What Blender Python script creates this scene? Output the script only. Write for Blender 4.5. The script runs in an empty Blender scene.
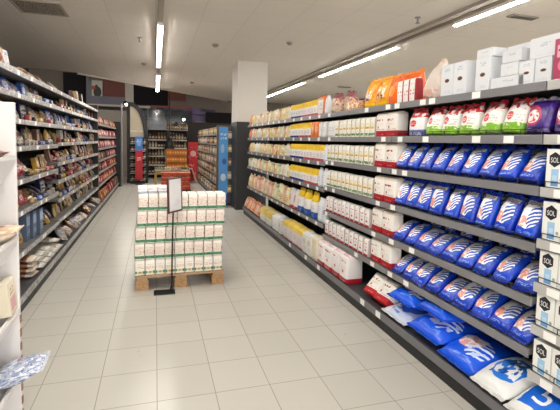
import bpy, bmesh, math, random
import numpy as np
from mathutils import Vector, Matrix, Euler, noise
from mathutils.bvhtree import BVHTree

random.seed(7)
PI = math.pi
SC = bpy.context.scene
COL = SC.collection

# ------------------------------------------------------------------ materials
def lin(c):
    f = lambda v: v / 12.92 if v <= 0.04045 else ((v + 0.055) / 1.055) ** 2.4
    return (f(c[0]), f(c[1]), f(c[2]), 1.0)

def hx(s):
    return lin(tuple(int(s[i:i + 2], 16) / 255 for i in (0, 2, 4)))

class NB:
    """a small node builder: masks over the object's own 0..1 box coordinates"""
    def __init__(self, mat):
        self.nt = mat.node_tree
        tc = self.nt.nodes.new('ShaderNodeTexCoord')
        self.gen = tc.outputs['Generated']; self.obj = tc.outputs['Object']
        s = self.nt.nodes.new('ShaderNodeSeparateXYZ'); self.nt.links.new(self.gen, s.inputs[0])
        self.x, self.y, self.z = s.outputs
    def m(self, op, a, b=0.0, c=0.0):
        n = self.nt.nodes.new('ShaderNodeMath'); n.operation = op
        for i, v in enumerate((a, b, c)):
            if hasattr(v, 'links'): self.nt.links.new(v, n.inputs[i])
            else: n.inputs[i].default_value = v
        return n.outputs[0]
    def inside(self, v, lo, hi):
        return self.m('MULTIPLY', self.m('GREATER_THAN', v, lo), self.m('LESS_THAN', v, hi))
    def noise(self, sx, sy, sz, scale=1.0, detail=1.0, coord=None):
        mp = self.nt.nodes.new('ShaderNodeMapping'); mp.inputs['Scale'].default_value = (sx, sy, sz)
        self.nt.links.new(coord or self.gen, mp.inputs[0])
        oi = self.nt.nodes.new('ShaderNodeObjectInfo')
        n = self.nt.nodes.new('ShaderNodeTexNoise'); n.noise_dimensions = '4D'
        n.inputs['Scale'].default_value = scale; n.inputs['Detail'].default_value = detail
        self.nt.links.new(mp.outputs[0], n.inputs['Vector'])
        self.nt.links.new(self.m('MULTIPLY', oi.outputs['Random'], 37.0), n.inputs['W'])
        return n.outputs[0]
    def mask(self, L):
        k = L[0]; ax = {'x': self.x, 'y': self.y, 'z': self.z}
        if k == 'band': return self.inside(self.z, L[1], L[2])
        if k == 'yband': return self.inside(self.y, L[1], L[2])
        if k == 'xband': return self.inside(self.x, L[1], L[2])
        if k == 'rect': return self.m('MULTIPLY', self.inside(self.x, L[1], L[2]), self.inside(self.z, L[3], L[4]))
        if k == 'yrect': return self.m('MULTIPLY', self.inside(self.y, L[1], L[2]), self.inside(self.z, L[3], L[4]))
        if k == 'ell':
            a = self.m('DIVIDE', self.m('SUBTRACT', self.x, L[1]), L[3]); b = self.m('DIVIDE', self.m('SUBTRACT', self.z, L[2]), L[4])
            return self.m('LESS_THAN', self.m('ADD', self.m('MULTIPLY', a, a), self.m('MULTIPLY', b, b)), 1.0)
        if k == 'text':     # rows of small printed marks
            r = self.m('MULTIPLY', self.inside(self.x, L[1], L[2]), self.inside(self.z, L[3], L[4]))
            rows = self.m('LESS_THAN', self.m('FRACT', self.m('MULTIPLY', self.m('SUBTRACT', self.z, L[3]), L[5] / (L[4] - L[3]))), 0.55)
            n = self.noise(L[6], 3.0, L[5] / (L[4] - L[3]) * 1.3)
            return self.m('MULTIPLY', self.m('MULTIPLY', r, rows), self.m('GREATER_THAN', n, 0.48))
        if k == 'swirl':    # curved diagonal stripes inside an ellipse
            e = self.mask(('ell',) + tuple(L[1:5]))
            s = self.m('SINE', self.m('ADD', self.m('MULTIPLY', self.x, L[5]), self.m('ADD', self.m('MULTIPLY', self.z, L[6]), self.m('MULTIPLY', self.m('MULTIPLY', self.x, self.z), L[7]))))
            return self.m('MULTIPLY', e, self.m('GREATER_THAN', s, L[8]))
        if k == 'arcs':     # rings round a point, inside an ellipse
            e = self.mask(('ell',) + tuple(L[1:5]))
            a = self.m('SUBTRACT', self.x, L[5]); b = self.m('SUBTRACT', self.z, L[6])
            r = self.m('SQRT', self.m('ADD', self.m('MULTIPLY', self.m('MULTIPLY', a, a), L[7]), self.m('MULTIPLY', b, b)))
            return self.m('MULTIPLY', e, self.m('GREATER_THAN', self.m('SINE', self.m('MULTIPLY', r, L[8])), L[9]))
        if k == 'noise': return self.m('GREATER_THAN', self.noise(L[1], L[1], L[2]), L[3])
        if k == 'noiserect':
            return self.m('MULTIPLY', self.mask(('rect',) + tuple(L[1:5])), self.m('GREATER_THAN', self.noise(L[5], 2.0, L[6]), L[7]))
        raise ValueError(k)

MATS = {}
def mat(name, base, layers=(), rough=0.5, metal=0.0, emit=None, strength=0.0, spec=0.5, vary=0.0, bump=0.0, alpha=1.0, trans=0.0, warp=0.0):
    if name in MATS: return MATS[name]
    m = bpy.data.materials.new(name); m.use_nodes = True
    nt = m.node_tree; p = nt.nodes['Principled BSDF']
    b = hx(base) if isinstance(base, str) else base
    p.inputs['Base Color'].default_value = b
    p.inputs['Roughness'].default_value = rough; p.inputs['Metallic'].default_value = metal
    p.inputs['Specular IOR Level'].default_value = spec
    if trans: p.inputs['Transmission Weight'].default_value = trans
    if alpha < 1: p.inputs['Alpha'].default_value = alpha
    if emit:
        p.inputs['Emission Color'].default_value = hx(emit); p.inputs['Emission Strength'].default_value = strength
    cur = None
    if layers or vary or bump: nb = NB(m)
    if warp:
        nb.x, nb.z = (nb.m('ADD', v, nb.m('MULTIPLY', nb.m('SUBTRACT', nb.noise(f, 2, f, 1.0, 2.0), .5), warp)) for v, f in ((nb.x, 5), (nb.z, 4)))
    for L in layers:
        spec_, col = L[:-1], L[-1]
        mx = nt.nodes.new('ShaderNodeMix'); mx.data_type = 'RGBA'
        nt.links.new(nb.mask(spec_), mx.inputs[0])
        if cur is None: mx.inputs[6].default_value = b
        else: nt.links.new(cur, mx.inputs[6])
        mx.inputs[7].default_value = hx(col); cur = mx.outputs[2]
    if vary:
        hs = nt.nodes.new('ShaderNodeHueSaturation'); oi = nt.nodes.new('ShaderNodeObjectInfo')
        nt.links.new(nb.m('ADD', nb.m('MULTIPLY', oi.outputs['Random'], vary * 2), 1 - vary), hs.inputs['Value'])
        if cur is None: hs.inputs['Color'].default_value = b
        else: nt.links.new(cur, hs.inputs['Color'])
        cur = hs.outputs[0]
    if cur is not None: nt.links.new(cur, p.inputs['Base Color'])
    if bump:
        bp = nt.nodes.new('ShaderNodeBump'); bp.inputs['Strength'].default_value = bump; bp.inputs['Distance'].default_value = 0.01
        nt.links.new(nb.noise(5, 5, 5, 1.0, 3.0), bp.inputs['Height']); nt.links.new(bp.outputs[0], p.inputs['Normal'])
    MATS[name] = m
    return m

# ------------------------------------------------------------------ mesh helpers
def newobj(name, bm, m, parent=None, link=True, smooth=False):
    me = bpy.data.meshes.new(name); bm.normal_update(); bm.to_mesh(me); bm.free()
    if smooth:
        for q in me.polygons: q.use_smooth = True
    o = bpy.data.objects.new(name, me)
    if m: me.materials.append(m)
    if link: COL.objects.link(o)
    if parent: o.parent = parent
    return o

def box(bm, x0, x1, y0, y1, z0, z1, bevel=0.0):
    vs = [bm.verts.new((x, y, z)) for x in (x0, x1) for y in (y0, y1) for z in (z0, z1)]
    fs = [bm.faces.new([vs[i] for i in f]) for f in ((0, 1, 3, 2), (4, 6, 7, 5), (0, 4, 5, 1), (2, 3, 7, 6), (0, 2, 6, 4), (1, 5, 7, 3))]
    if bevel:
        es = {e for f in fs for e in f.edges}
        bmesh.ops.bevel(bm, geom=list(es), offset=bevel, segments=2, affect='EDGES', profile=0.6)
    return bm

def B(*a, bevel=0.0):
    return box(bmesh.new(), *a, bevel=bevel)

def prism(bm, pts, axis, a0, a1):
    """extrude a 2D outline along an axis"""
    def v(p, a): return {'x': (a, p[0], p[1]), 'y': (p[0], a, p[1]), 'z': (p[0], p[1], a)}[axis]
    A = [bm.verts.new(v(p, a0)) for p in pts]; Bv = [bm.verts.new(v(p, a1)) for p in pts]
    bm.faces.new(A); bm.faces.new(Bv[::-1])
    for i in range(len(pts)):
        j = (i + 1) % len(pts); bm.faces.new((A[j], A[i], Bv[i], Bv[j]))
    bmesh.ops.recalc_face_normals(bm, faces=bm.faces)
    return bm

def tube(bm, pts, r, n=8):
    pts = [Vector(p) for p in pts]; rings = []
    for i, p in enumerate(pts):
        d = (pts[min(i + 1, len(pts) - 1)] - pts[max(i - 1, 0)]).normalized()
        u = d.cross(Vector((0, 0, 1)) if abs(d.z) < 0.9 else Vector((1, 0, 0))).normalized(); w = d.cross(u)
        rings.append([bm.verts.new(p + r * (math.cos(2 * PI * k / n) * u + math.sin(2 * PI * k / n) * w)) for k in range(n)])
    for a, b in zip(rings, rings[1:]):
        for k in range(n): bm.faces.new((a[k], a[(k + 1) % n], b[(k + 1) % n], b[k]))
    bm.faces.new(rings[0][::-1]); bm.faces.new(rings[-1])
    bmesh.ops.recalc_face_normals(bm, faces=bm.faces)
    return bm

def loft(secs, n=24, seed=0, amp=0.0, freq=14.0):
    """secs: (z, half width, half depth, superellipse exponent, y offset, x offset)"""
    bm = bmesh.new(); rings = []
    for s in secs:
        z, hw, hd, e = s[:4]; oy = s[4] if len(s) > 4 else 0.0; ox = s[5] if len(s) > 5 else 0.0
        r = []
        for k in range(n):
            t = 2 * PI * k / n; c, q = math.cos(t), math.sin(t)
            x = math.copysign(abs(c) ** (2 / e), c) * hw + ox; y = math.copysign(abs(q) ** (2 / e), q) * hd + oy
            v = Vector((x, y, z))
            if amp:
                w = noise.noise(v * freq + Vector((seed * 7.3, seed * 3.1, seed * 1.7)))
                v += Vector((c * hw * 0.25, q, 0.15 * w)) * w * amp
            r.append(bm.verts.new(v))
        rings.append(r)
    for a, b in zip(rings, rings[1:]):
        for k in range(n): bm.faces.new((a[k], a[(k + 1) % n], b[(k + 1) % n], b[k]))
    bm.faces.new(rings[0][::-1]); bm.faces.new(rings[-1])
    return bm

# ------------------------------------------------------------------ product prototypes (unlinked until copied)
def bag(name, w, d, h, mats, seed, seal_name='top_seal', lean=0.0, n=24):
    """standing soft bag: flat bottom, bellied, flat crimped seal on top"""
    body, seal = mats
    prof = [(0, .78, .80, 3.2), (.015, .9, .92, 3.2), (.06, .97, 1.0, 3.0), (.2, 1.0, 1.05, 2.7), (.4, .99, 1.06, 2.5), (.58, .97, .98, 2.4),
            (.72, .96, .80, 2.3), (.82, .95, .55, 2.2), (.89, .96, .25, 2.1), (.925, .98, .09, 2.0)]
    secs = [(z * h, a * w / 2, b * d / 2, e, lean * z * h) for z, a, b, e in prof]
    o = newobj(name, loft(secs, n, seed, 0.10 * d), body, link=False, smooth=True)
    bm = bmesh.new()
    K = 12; rows = []
    for z, th in ((.905, .06), (.93, .035), (.965, .03), (1.0, .02)):
        row = []
        for side in (-1, 1):
            for k in range(K + 1):
                x = (k / K - .5) * w * .98
                yy = lean * h * z + 0.004 * math.sin(k * 1.9 + seed) * (z - .88) * 12
                row.append(bm.verts.new((x, yy + side * th * d / 2, z * h + 0.006 * math.sin(k * 1.1 + seed * 2) * (z > .99))))
        rows.append(row)
    for a, b in zip(rows, rows[1:]):
        for k in range(K):
            bm.faces.new((a[k], a[k + 1], b[k + 1], b[k])); q = K + 1
            bm.faces.new((a[q + k + 1], a[q + k], b[q + k], b[q + k + 1]))
        bm.faces.new((a[K + 1], a[0], b[0], b[K + 1])); bm.faces.new((a[K], a[2 * K + 1], b[2 * K + 1], b[K]))
    t = rows[-1]
    for k in range(K): bm.faces.new((t[k], t[k + 1], t[K + 2 + k], t[K + 1 + k]))
    newobj(seal_name, bm, seal, o, link=False)
    return o

def pillow(name, w, d, h, mats, seed, n=24, seals=True, e0=2.0):
    """pillow bag with a flat seal at both ends, upright along z"""
    body, seal = mats
    secs = []
    for i in range(13):
        t = i / 12; s = max(0.0, math.sin(PI * t)) ** 0.55
        secs.append(((.05 + .9 * t) * h, w / 2 * (.93 + .07 * s), max(.03, s) * d / 2, e0 + .7 * s))
    o = newobj(name, loft(secs, n, seed, 0.14 * d), body, link=False, smooth=True)
    if seals:
        for nm, z0, z1 in (('bottom_seal', 0, .06), ('top_seal', .94, 1.0)):
            bm = bmesh.new(); K = 10; t = .03 * d
            for side in (-1, 1):
                pass
            lo = [[bm.verts.new(((k / K - .5) * w * .94, s * t / 2 + .003 * math.sin(k * 2.1 + seed), z0 * h)) for k in range(K + 1)] for s in (-1, 1)]
            hi = [[bm.verts.new(((k / K - .5) * w * .94, s * t / 2 + .003 * math.sin(k * 2.1 + seed), z1 * h)) for k in range(K + 1)] for s in (-1, 1)]
            for k in range(K):
                bm.faces.new((lo[0][k], lo[0][k + 1], hi[0][k + 1], hi[0][k])); bm.faces.new((lo[1][k + 1], lo[1][k], hi[1][k], hi[1][k + 1]))
                bm.faces.new((hi[0][k], hi[0][k + 1], hi[1][k + 1], hi[1][k])); bm.faces.new((lo[1][k], lo[1][k + 1], lo[0][k + 1], lo[0][k]))
            newobj(nm, bm, seal, o, link=False)
    return o

def pack(name, w, d, h, mats, seed, n=24):
    """paper block pack with a folded top"""
    body, top = mats
    secs = [(0, .46 * w, .44 * d, 9), (.012 * h, .49 * w, .48 * d, 9), (.05 * h, .5 * w, .5 * d, 9), (.5 * h, .5 * w, .5 * d, 9), (.86 * h, .498 * w, .49 * d, 8), (.93 * h, .492 * w, .45 * d, 7), (.955 * h, .48 * w, .38 * d, 6)]
    o = newobj(name, loft(secs, n, seed, 0.05 * d, 9), body, link=False, smooth=True)
    f = loft([(.945 * h, .46 * w, .36 * d, 5), (.98 * h, .47 * w, .24 * d, 5), (h, .44 * w, .16 * d, 4, .05 * d)], 20, seed, .02 * d, 9)
    newobj('folded_top', f, top, o, link=False, smooth=True)
    return o

def carton(name, w, d, h, mats, flap=True, bevel=.003):
    body, top = mats
    o = newobj(name, B(-w / 2, w / 2, -d / 2, d / 2, 0, h - .002, bevel=bevel), body, link=False)
    if flap:
        newobj('top_flap', B(-w * .49, w * .49, -d * .49, -d * .02, h - .0025, h, bevel=.0006), top, o, link=False)
        newobj('top_flap', B(-w * .49, w * .49, d * .02, d * .49, h - .0025, h, bevel=.0006), top, o, link=False)
    return o

def multipack(name, w, d, h, cols, mats, seed):
    """shrink-wrapped bundle of paper packs: the packs are parts inside a film band"""
    body, top, film = mats
    pw = w / cols
    o = bpy.data.objects.new(name, None)
    for i in range(cols):
        p = pack('flour_pack', pw * .98, d, h, (body, top), seed + i)
        p.parent = o; p.location = ((i + .5) * pw - w / 2, 0, 0)
    return o

def dup(o, parent=None):
    c = o.copy(); COL.objects.link(c)
    if parent: c.parent = parent
    for ch in KIDS(o): dup(ch, c)
    return c
_kids = {}
def KIDS(o):
    if o.name not in _kids: _kids[o.name] = [x for x in o.children]
    return _kids[o.name]

_verts = {}
def allverts(o):
    if o.name not in _verts:
        out = []
        def walk(q, M):
            if q.type == 'MESH': out.extend((M @ v.co)[:] for v in q.data.vertices)
            for ch in KIDS(q): walk(ch, M @ Matrix.LocRotScale(ch.location, ch.rotation_euler, ch.scale))
        walk(o, Matrix())
        _verts[o.name] = np.array(out)
    return _verts[o.name]

def tag(o, label, cat, group=None, kind=None):
    o['label'] = label; o['category'] = cat
    if group: o['group'] = group
    if kind: o['kind'] = kind
    return o

FR = -PI / 2      # faces the aisle from the right-hand run (towards -x)
FL = PI / 2       # faces the aisle from the left-hand run
def put(proto, X, Y, z, face, label, cat, group=None, rx=0.0, ry=0.0, yaw=0.0, sc=1.0, align=True, hmax=None):
    """copy a prototype onto a surface: front aligned to X, middle at Y, resting exactly on z"""
    if hmax:
        q = (allverts(proto) @ np.array(Euler((rx, ry, face + yaw)).to_matrix()).T)[:, 2]; sc = min(sc, hmax / (q.max() - q.min()))
    o = dup(proto); o.rotation_euler = (rx, ry, face + yaw); o.scale = (sc, sc, sc)
    v = allverts(proto) * sc @ np.array(Euler((rx, ry, face + yaw)).to_matrix()).T
    lo, hi = v.min(0), v.max(0)
    if face == FR: lx = X - lo[0]
    elif face == FL: lx = X - hi[0]
    else: lx = X - (lo[0] + hi[0]) / 2
    if face in (FR, FL): ly = Y - (lo[1] + hi[1]) / 2
    else: ly = (Y - lo[1]) if align else Y - (lo[1] + hi[1]) / 2
    o.location = (lx, ly, z - lo[2] + .0005)
    tag(o, label, cat, group)
    return o

ORD = ['first', 'second', 'third', 'fourth', 'fifth', 'sixth', 'seventh', 'eighth', 'ninth', 'tenth', 'eleventh', 'twelfth', 'thirteenth',
       'fourteenth', 'fifteenth', 'sixteenth', 'seventeenth', 'eighteenth', 'nineteenth', 'twentieth']
SHELF = ['top', 'second', 'third', 'fourth', 'fifth', 'sixth', 'seventh', 'eighth']

def empty(name, loc=(0, 0, 0), rz=0.0):
    o = bpy.data.objects.new(name, None); o.location = loc; o.rotation_euler = (0, 0, rz); COL.objects.link(o)
    o.empty_display_size = .1
    return o

def struct(name, bm, m, parent=None, smooth=False):
    o = newobj(name, bm, m, parent, smooth=smooth)
    if parent is None: o['kind'] = 'structure'
    return o

# ------------------------------------------------------------------ camera
cam = bpy.data.cameras.new('camera'); co = bpy.data.objects.new('camera', cam); COL.objects.link(co); SC.camera = co
Fpx, PX, PY, VX, VY = 416.0, 280.0, 173.0, 155.4, 139.0
CH = 1.46
fy = Vector(((VX - PX) / Fpx, (VY - PY) / Fpx, 1)).normalized()         # aisle direction seen from the camera
fx = Vector((fy.z, 0, -fy.x)).normalized()
fz = fx.cross(fy)
if fz.y > 0: fz = -fz
R3 = Matrix((fx, fy, fz))
right, down, fwd = R3.col[0], R3.col[1], R3.col[2]
mw = Matrix.Identity(4)
for i in range(3):
    mw[i][0], mw[i][1], mw[i][2] = right[i], -down[i], -fwd[i]
mw[2][3] = CH
co.matrix_world = mw
cam.sensor_width = 36; cam.lens = Fpx / 560 * 36; cam.shift_y = -(205 - PY) / 560; cam.clip_end = 200; cam.clip_start = .05

SC.view_settings.view_transform = 'Standard'; SC.view_settings.look = 'None'
SC.view_settings.gamma = 1.0; SC.view_settings.use_curve_mapping = False
SC.view_settings.exposure = .9

# ------------------------------------------------------------------ room
CZ = 3.11
def tile_mat(name, c1, c2, grout, tile, rough, ox=0.0, oy=0.0, gw=.006, bumpn=0.0):
    m = bpy.data.materials.new(name); m.use_nodes = True; nt = m.node_tree; p = nt.nodes['Principled BSDF']
    nb = NB(m); s = nt.nodes.new('ShaderNodeSeparateXYZ'); nt.links.new(nb.obj, s.inputs[0])
    fr = []
    for k, (ax, off) in enumerate(((s.outputs[0], ox), (s.outputs[1], oy))):
        t = nb.m('DIVIDE', nb.m('SUBTRACT', ax, off), tile[k]); f = nb.m('FRACT', t)
        fr.append((nb.m('LESS_THAN', f, gw / tile[k]), nb.m('FLOOR', t)))
    g = nb.m('MAXIMUM', fr[0][0], fr[1][0])
    wn = nt.nodes.new('ShaderNodeTexWhiteNoise'); wn.noise_dimensions = '2D'
    cb = nt.nodes.new('ShaderNodeCombineXYZ'); nt.links.new(fr[0][1], cb.inputs[0]); nt.links.new(fr[1][1], cb.inputs[1]); nt.links.new(cb.outputs[0], wn.inputs['Vector'])
    nz = nt.nodes.new('ShaderNodeTexNoise'); nz.inputs['Scale'].default_value = 3.0; nz.inputs['Detail'].default_value = 6; nt.links.new(nb.obj, nz.inputs['Vector'])
    fac = nb.m('ADD', nb.m('MULTIPLY', wn.outputs['Value'], .55), nb.m('MULTIPLY', nz.outputs[0], .45))
    a = nt.nodes.new('ShaderNodeMix'); a.data_type = 'RGBA'; nt.links.new(fac, a.inputs[0]); a.inputs[6].default_value = hx(c1); a.inputs[7].default_value = hx(c2)
    b = nt.nodes.new('ShaderNodeMix'); b.data_type = 'RGBA'; nt.links.new(g, b.inputs[0]); nt.links.new(a.outputs[2], b.inputs[6]); b.inputs[7].default_value = hx(grout)
    nt.links.new(b.outputs[2], p.inputs['Base Color'])
    nt.links.new(nb.m('ADD', nb.m('MULTIPLY', nz.outputs[0], .12), nb.m('ADD', rough - .06, nb.m('MULTIPLY', g, .3))), p.inputs['Roughness'])
    bp = nt.nodes.new('ShaderNodeBump'); bp.inputs['Strength'].default_value = .25; bp.inputs['Distance'].default_value = .003; bp.invert = True
    nt.links.new(g, bp.inputs['Height']); nt.links.new(bp.outputs[0], p.inputs['Normal'])
    return m

M_floor = tile_mat('floor_tile', 'BEBBB2', 'C6C3BA', '99948B', (.3253, .3335), .30, ox=.0065, oy=2.311 - .3335 * 20, gw=.0055)
M_ceil = tile_mat('ceiling_tile', 'DBD4CB', 'DFD8CF', 'CBC3BA', (.6, .6), .85, gw=.008)
struct('floor', B(-4.5, 9, -3, 19, -.1, 0), M_floor)
bm = bmesh.new()
prism(bm, [(-4.5, -3), (9, -3), (9, 19), (4.28, 19), (-1.9, 11.87), (-2.7, 11.6), (-4.5, 11.6)], 'z', CZ, CZ + .12)
struct('ceiling', bm, M_ceil)
M_fascia = mat('ceiling_fascia', 'C9BFB2', rough=.7)
bm = bmesh.new()
prism(bm, [(-1.93, 11.91), (4.25, 19.0), (4.33, 19.0), (-1.9, 11.84)], 'z', CZ - .035, CZ + .5)
struct('trim_1', bm, M_fascia)
M_dark = mat('dark_wall', '3A3535', rough=.8)
M_wall = mat('grey_wall', '8F867D', rough=.85)
struct('wall_left', B(-4.6, -4.5, -3, 19, 0, CZ + 1.6), M_wall)
struct('wall_right', B(9, 9.1, -3, 19, 0, CZ + 1.6), M_wall)
M_back = mat('mall_back_wall', '57504C', rough=.85)
struct('wall_back', B(-4.5, 9, 18.9, 19, 0, CZ + 1.6), M_back)
struct('ceiling_upper', B(-4.5, 9, 11.5, 19, CZ + 1.6, CZ + 1.7), M_dark)

# round / square fittings in the ceiling
M_metal = mat('grey_metal', '8C8C8E', rough=.4, metal=.6)
M_black = mat('black_paint', '17171A', rough=.5)
M_white = mat('white_plastic', 'E6E3DE', rough=.45)
def grille(x, y, s, label):
    t = empty('ceiling_vent', (x, y, CZ)); tag(t, label, 'vent')
    bm = bmesh.new()
    for a in (box(bm, -s, s, -s, -s + .03, -.014, 0), box(bm, -s, s, s - .03, s, -.014, 0), box(bm, -s, -s + .03, -s + .03, s - .03, -.014, 0), box(bm, s - .03, s, -s + .03, s - .03, -.014, 0)): pass
    newobj('frame', bm, mat('vent_frame', 'A39A8E', rough=.7), t)
    newobj('perforated_plate', B(-s + .03, s - .03, -s + .03, s - .03, -.008, 0), mat('vent_plate', '6E675F', [('noise', 30, 30, .53, 'A09588')], rough=.7), t)
grille(-1.42, 6.15, .29, 'square perforated grey ceiling vent above the dark snack shelves')
def slotvent(x, y, label):
    t = empty('ceiling_vent', (x, y, CZ)); tag(t, label, 'vent')
    newobj('frame', B(-.2, .2, -.06, .06, -.02, 0, bevel=.004), mat('slot_frame', '8E867C', rough=.6), t)
    bm = bmesh.new()
    for k in range(3): box(bm, -.18, .18, -.04 + k * .03, -.028 + k * .03, -.026, -.02)
    newobj('slats', bm, mat('slot_dark', '5F5952', rough=.6), t)
slotvent(4.45, 4.3, 'small slotted grey vent in the ceiling above the white cartons')
slotvent(5.3, 11.3, 'slotted ceiling vent far above the rice bags')
def sprinkler(x, y, label):
    t = empty('ceiling_sprinkler', (x, y, CZ)); tag(t, label, 'sprinkler')
    newobj('rosette', loft([(-.012, .035, .035, 2), (0, .04, .04, 2)], 16), M_metal, t)
    newobj('nozzle', loft([(-.07, .012, .012, 2), (-.012, .012, .012, 2)], 12), M_metal, t)
    newobj('deflector', loft([(-.078, .028, .028, 2), (-.07, .028, .028, 2)], 16), M_metal, t)
sprinkler(-.24, 7.31, 'ceiling sprinkler beside the nearer white light strip of the aisle')
sprinkler(3.26, 4.8, 'ceiling sprinkler beside the light strip above the white cartons')
sprinkler(3.9, 8.2, 'ceiling sprinkler past the second light strip of the side track')
def detector(x, y, label):
    t = empty('smoke_detector', (x, y, CZ)); tag(t, label, 'smoke detector')
    newobj('mounting_plate', loft([(-.012, .06, .06, 2), (0, .06, .06, 2)], 20), mat('detector_base', '9A9187', rough=.6), t)
    newobj('sensor_head', loft([(-.045, .025, .025, 2), (-.035, .042, .042, 2), (-.012, .05, .05, 2)], 20), mat('detector', '85796E', rough=.5), t)
detector(-.24, 9.75, 'small round detector on the ceiling beside the farther aisle light strip')
detector(.99, 7.35, 'round smoke detector on the ceiling in front of the column')
detector(1.0, 12.27, 'round detector on the far ceiling short of its slanting edge')
detector(2.14, 6.72, 'round smoke detector on the ceiling nearest the side light track')

# light strips
M_tube = mat('lit_tube', 'FFFFFF', emit='FFFAF2', strength=46.0)
M_track = mat('light_track', 'A29A90', rough=.5)
M_track_d = mat('light_track_dark', 'A89F95', rough=.5)
def lightrun(x, segs, label, names, dark=False, y0=-2.9, y1=14.6):
    t = empty('light_track', (x, 0, CZ)); tag(t, label, 'light track')
    m = M_track_d if dark else M_track
    newobj('rail', B(-.035, .035, y0, y1, -.05, 0), m, t)
    if dark:
        newobj('cable_tray', B(-.22, -.16, y0, y1, -.045, 0), m, t)
    for (a, b), nm in zip(segs, names):
        l = empty('ceiling_light', (x, (a + b) / 2, CZ - .05)); tag(l, nm, 'light strip', 'fluorescent light strips')
        h = (b - a) / 2
        newobj('diffuser', B(-.033, .033, -h, h, -.045, -.038, bevel=.003), M_tube, l)
        newobj('housing', B(-.037, .037, -h, h, -.038, 0), M_white, l)
        newobj('end_cap', B(-.034, .034, -h - .012, -h, -.047, 0), M_white, l)
        newobj('end_cap', B(-.034, .034, h, h + .012, -.047, 0), M_white, l)
lightrun(.065, [(-2.6, .2), (1.3, 4.8), (6.1, 9.6), (10.8, 14.4)], 'pale ceiling track carrying the aisle light strips',
         ['white light strip behind the viewer over the aisle', 'white light strip over the near end of the aisle',
          'lit white strip over the aisle, nearer of the two in line', 'lit white strip over the aisle, farther and shorter-looking of the two'], y1=14.4)
lightrun(3.75, [(-2.4, .1), (1.4, 4.68), (6.02, 9.35), (10.5, 14.7)], 'long grey ceiling track with a cable tray above the flour shelves',
         ['white light strip of the side track behind the viewer', 'lit strip of the side track above the white cartons', 'lit strip of the side track above the rice bags', 'lit strip of the side track beside the column'], dark=True, y1=18.8)
lightrun(7.3, [(1.4, 6.0), (8.0, 13.0)], 'ceiling track over the next aisle behind the flour shelves',
         ['light strip of the hidden next aisle, near one', 'light strip of the hidden next aisle, far one'], y1=18)

# column
struct('column_shaft', B(1.635, 2.27, 8.62, 9.3, 1.86, CZ), mat('column_white', 'CDC8C0', rough=.75))
struct('column_base', B(1.625, 2.28, 8.61, 9.31, 0, 1.86), mat('column_dark', '2B2B2C', rough=.6))

# ------------------------------------------------------------------ shelving
M_rail = mat('price_rail', '88878A', rough=.35, metal=.25)
M_rail_hi = mat('price_rail_light', 'C3C2BF', rough=.3, metal=.2)
M_shelf = mat('shelf_steel', '6A6866', rough=.45, metal=.2)
M_backp = mat('shelf_back', '1D1C1D', rough=.7)
M_up = mat('shelf_upright', '242326', rough=.5)
M_kick = mat('kick_plate', '1B1B1D', rough=.5)
M_deck = mat('base_deck', '47464A', rough=.45, metal=.2)
M_ticket = mat('price_ticket', 'F2F0EC', [('text', .1, .9, .2, .8, 2, 18, 'B5B2AE')], rough=.6)
M_wire = mat('black_wire', '131316', rough=.4)

def bay(label, side, Y0, Y1, levels, base=.12, xf=1.77, xb=2.27, xbase=1.69, tickets=None, guard=(), top=None, rail=None, upright_near=True, upright_far=True):
    """one shelving bay; side=+1 stands right of the aisle, -1 left. levels are the price rails' mid heights"""
    s = side; X = lambda v: s * v
    t = empty('shelving_bay', (X((xf + xb) / 2), (Y0 + Y1) / 2, 0)); tag(t, label, 'shelving', 'shelving bays')
    cx, cy = X((xf + xb) / 2), (Y0 + Y1) / 2
    def bb(x0, x1, y0, y1, z0, z1, bevel=0):
        a, b = sorted((X(x0) - cx, X(x1) - cx)); return B(a, b, y0 - cy, y1 - cy, z0, z1, bevel=bevel)
    zt = top or (max(levels) + .05)
    g = .004
    newobj('back_panel', bb(xb - .015, xb, Y0 + g, Y1 - g, .02, zt), M_backp, t)
    newobj('kick_plate', bb(xbase + .02, xbase + .035, Y0 + g, Y1 - g, 0, base - .03), M_kick, t)
    dk = newobj('base_deck', bb(xbase + .012, xb - .016, Y0 + g, Y1 - g, base - .02, base + .02), M_deck, t)
    newobj('price_rail', bb(xbase, xbase + .012, Y0 + g, Y1 - g, base - .035, base + .023, bevel=.003), rail or M_rail_b, dk)
    for yy, on in ((Y0 + .02, upright_near), (Y1 - .02, upright_far)):
        if on: newobj('upright', bb(xb - .05, xb - .016, yy - .014, yy + .014, .02, zt), M_up, t)
    for i, z in enumerate(levels):
        sh = newobj('shelf', bb(xf + .013, xb - .052, Y0 + g, Y1 - g, z - .012, z + .018), M_shelf, t)
        newobj('price_rail', bb(xf, xf + .012, Y0 + g, Y1 - g, z - .024, z + .022, bevel=.003), (rail or M_rail), sh)
        for q in (tickets or {}).get(i, ()):
            newobj('price_ticket', bb(xf - .002, xf, q - .032, q + .032, z - .02, z + .018), M_ticket, sh)
        if i in guard:
            bm = bmesh.new(); xx = X(xf + .012) - cx
            for hz in (.024, .05): tube(bm, [(xx, Y0 + .02 - cy, z + hz), (xx, Y1 - .02 - cy, z + hz)], .0022, 6)
            k = int((Y1 - Y0) / .12)
            for j in range(k + 1):
                y = Y0 + .02 + (Y1 - Y0 - .04) * j / k - cy; tube(bm, [(xx, y, z + .019), (xx, y, z + .052)], .0022, 6)
            newobj('wire_guard', bm, M_wire, sh)
    for q in (tickets or {}).get('base', ()):
        newobj('price_ticket', bb(xbase - .002, xbase, q - .035, q + .035, base - .03, base + .018), M_ticket, dk)
    return t
M_rail_l = mat('price_rail_pale', '8C8B8C', [('noise', 26, 2, .52, 'B4B3B1')], rough=.35, metal=.15)
M_rail_b = mat('base_rail', '77767A', rough=.4, metal=.2)

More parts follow.
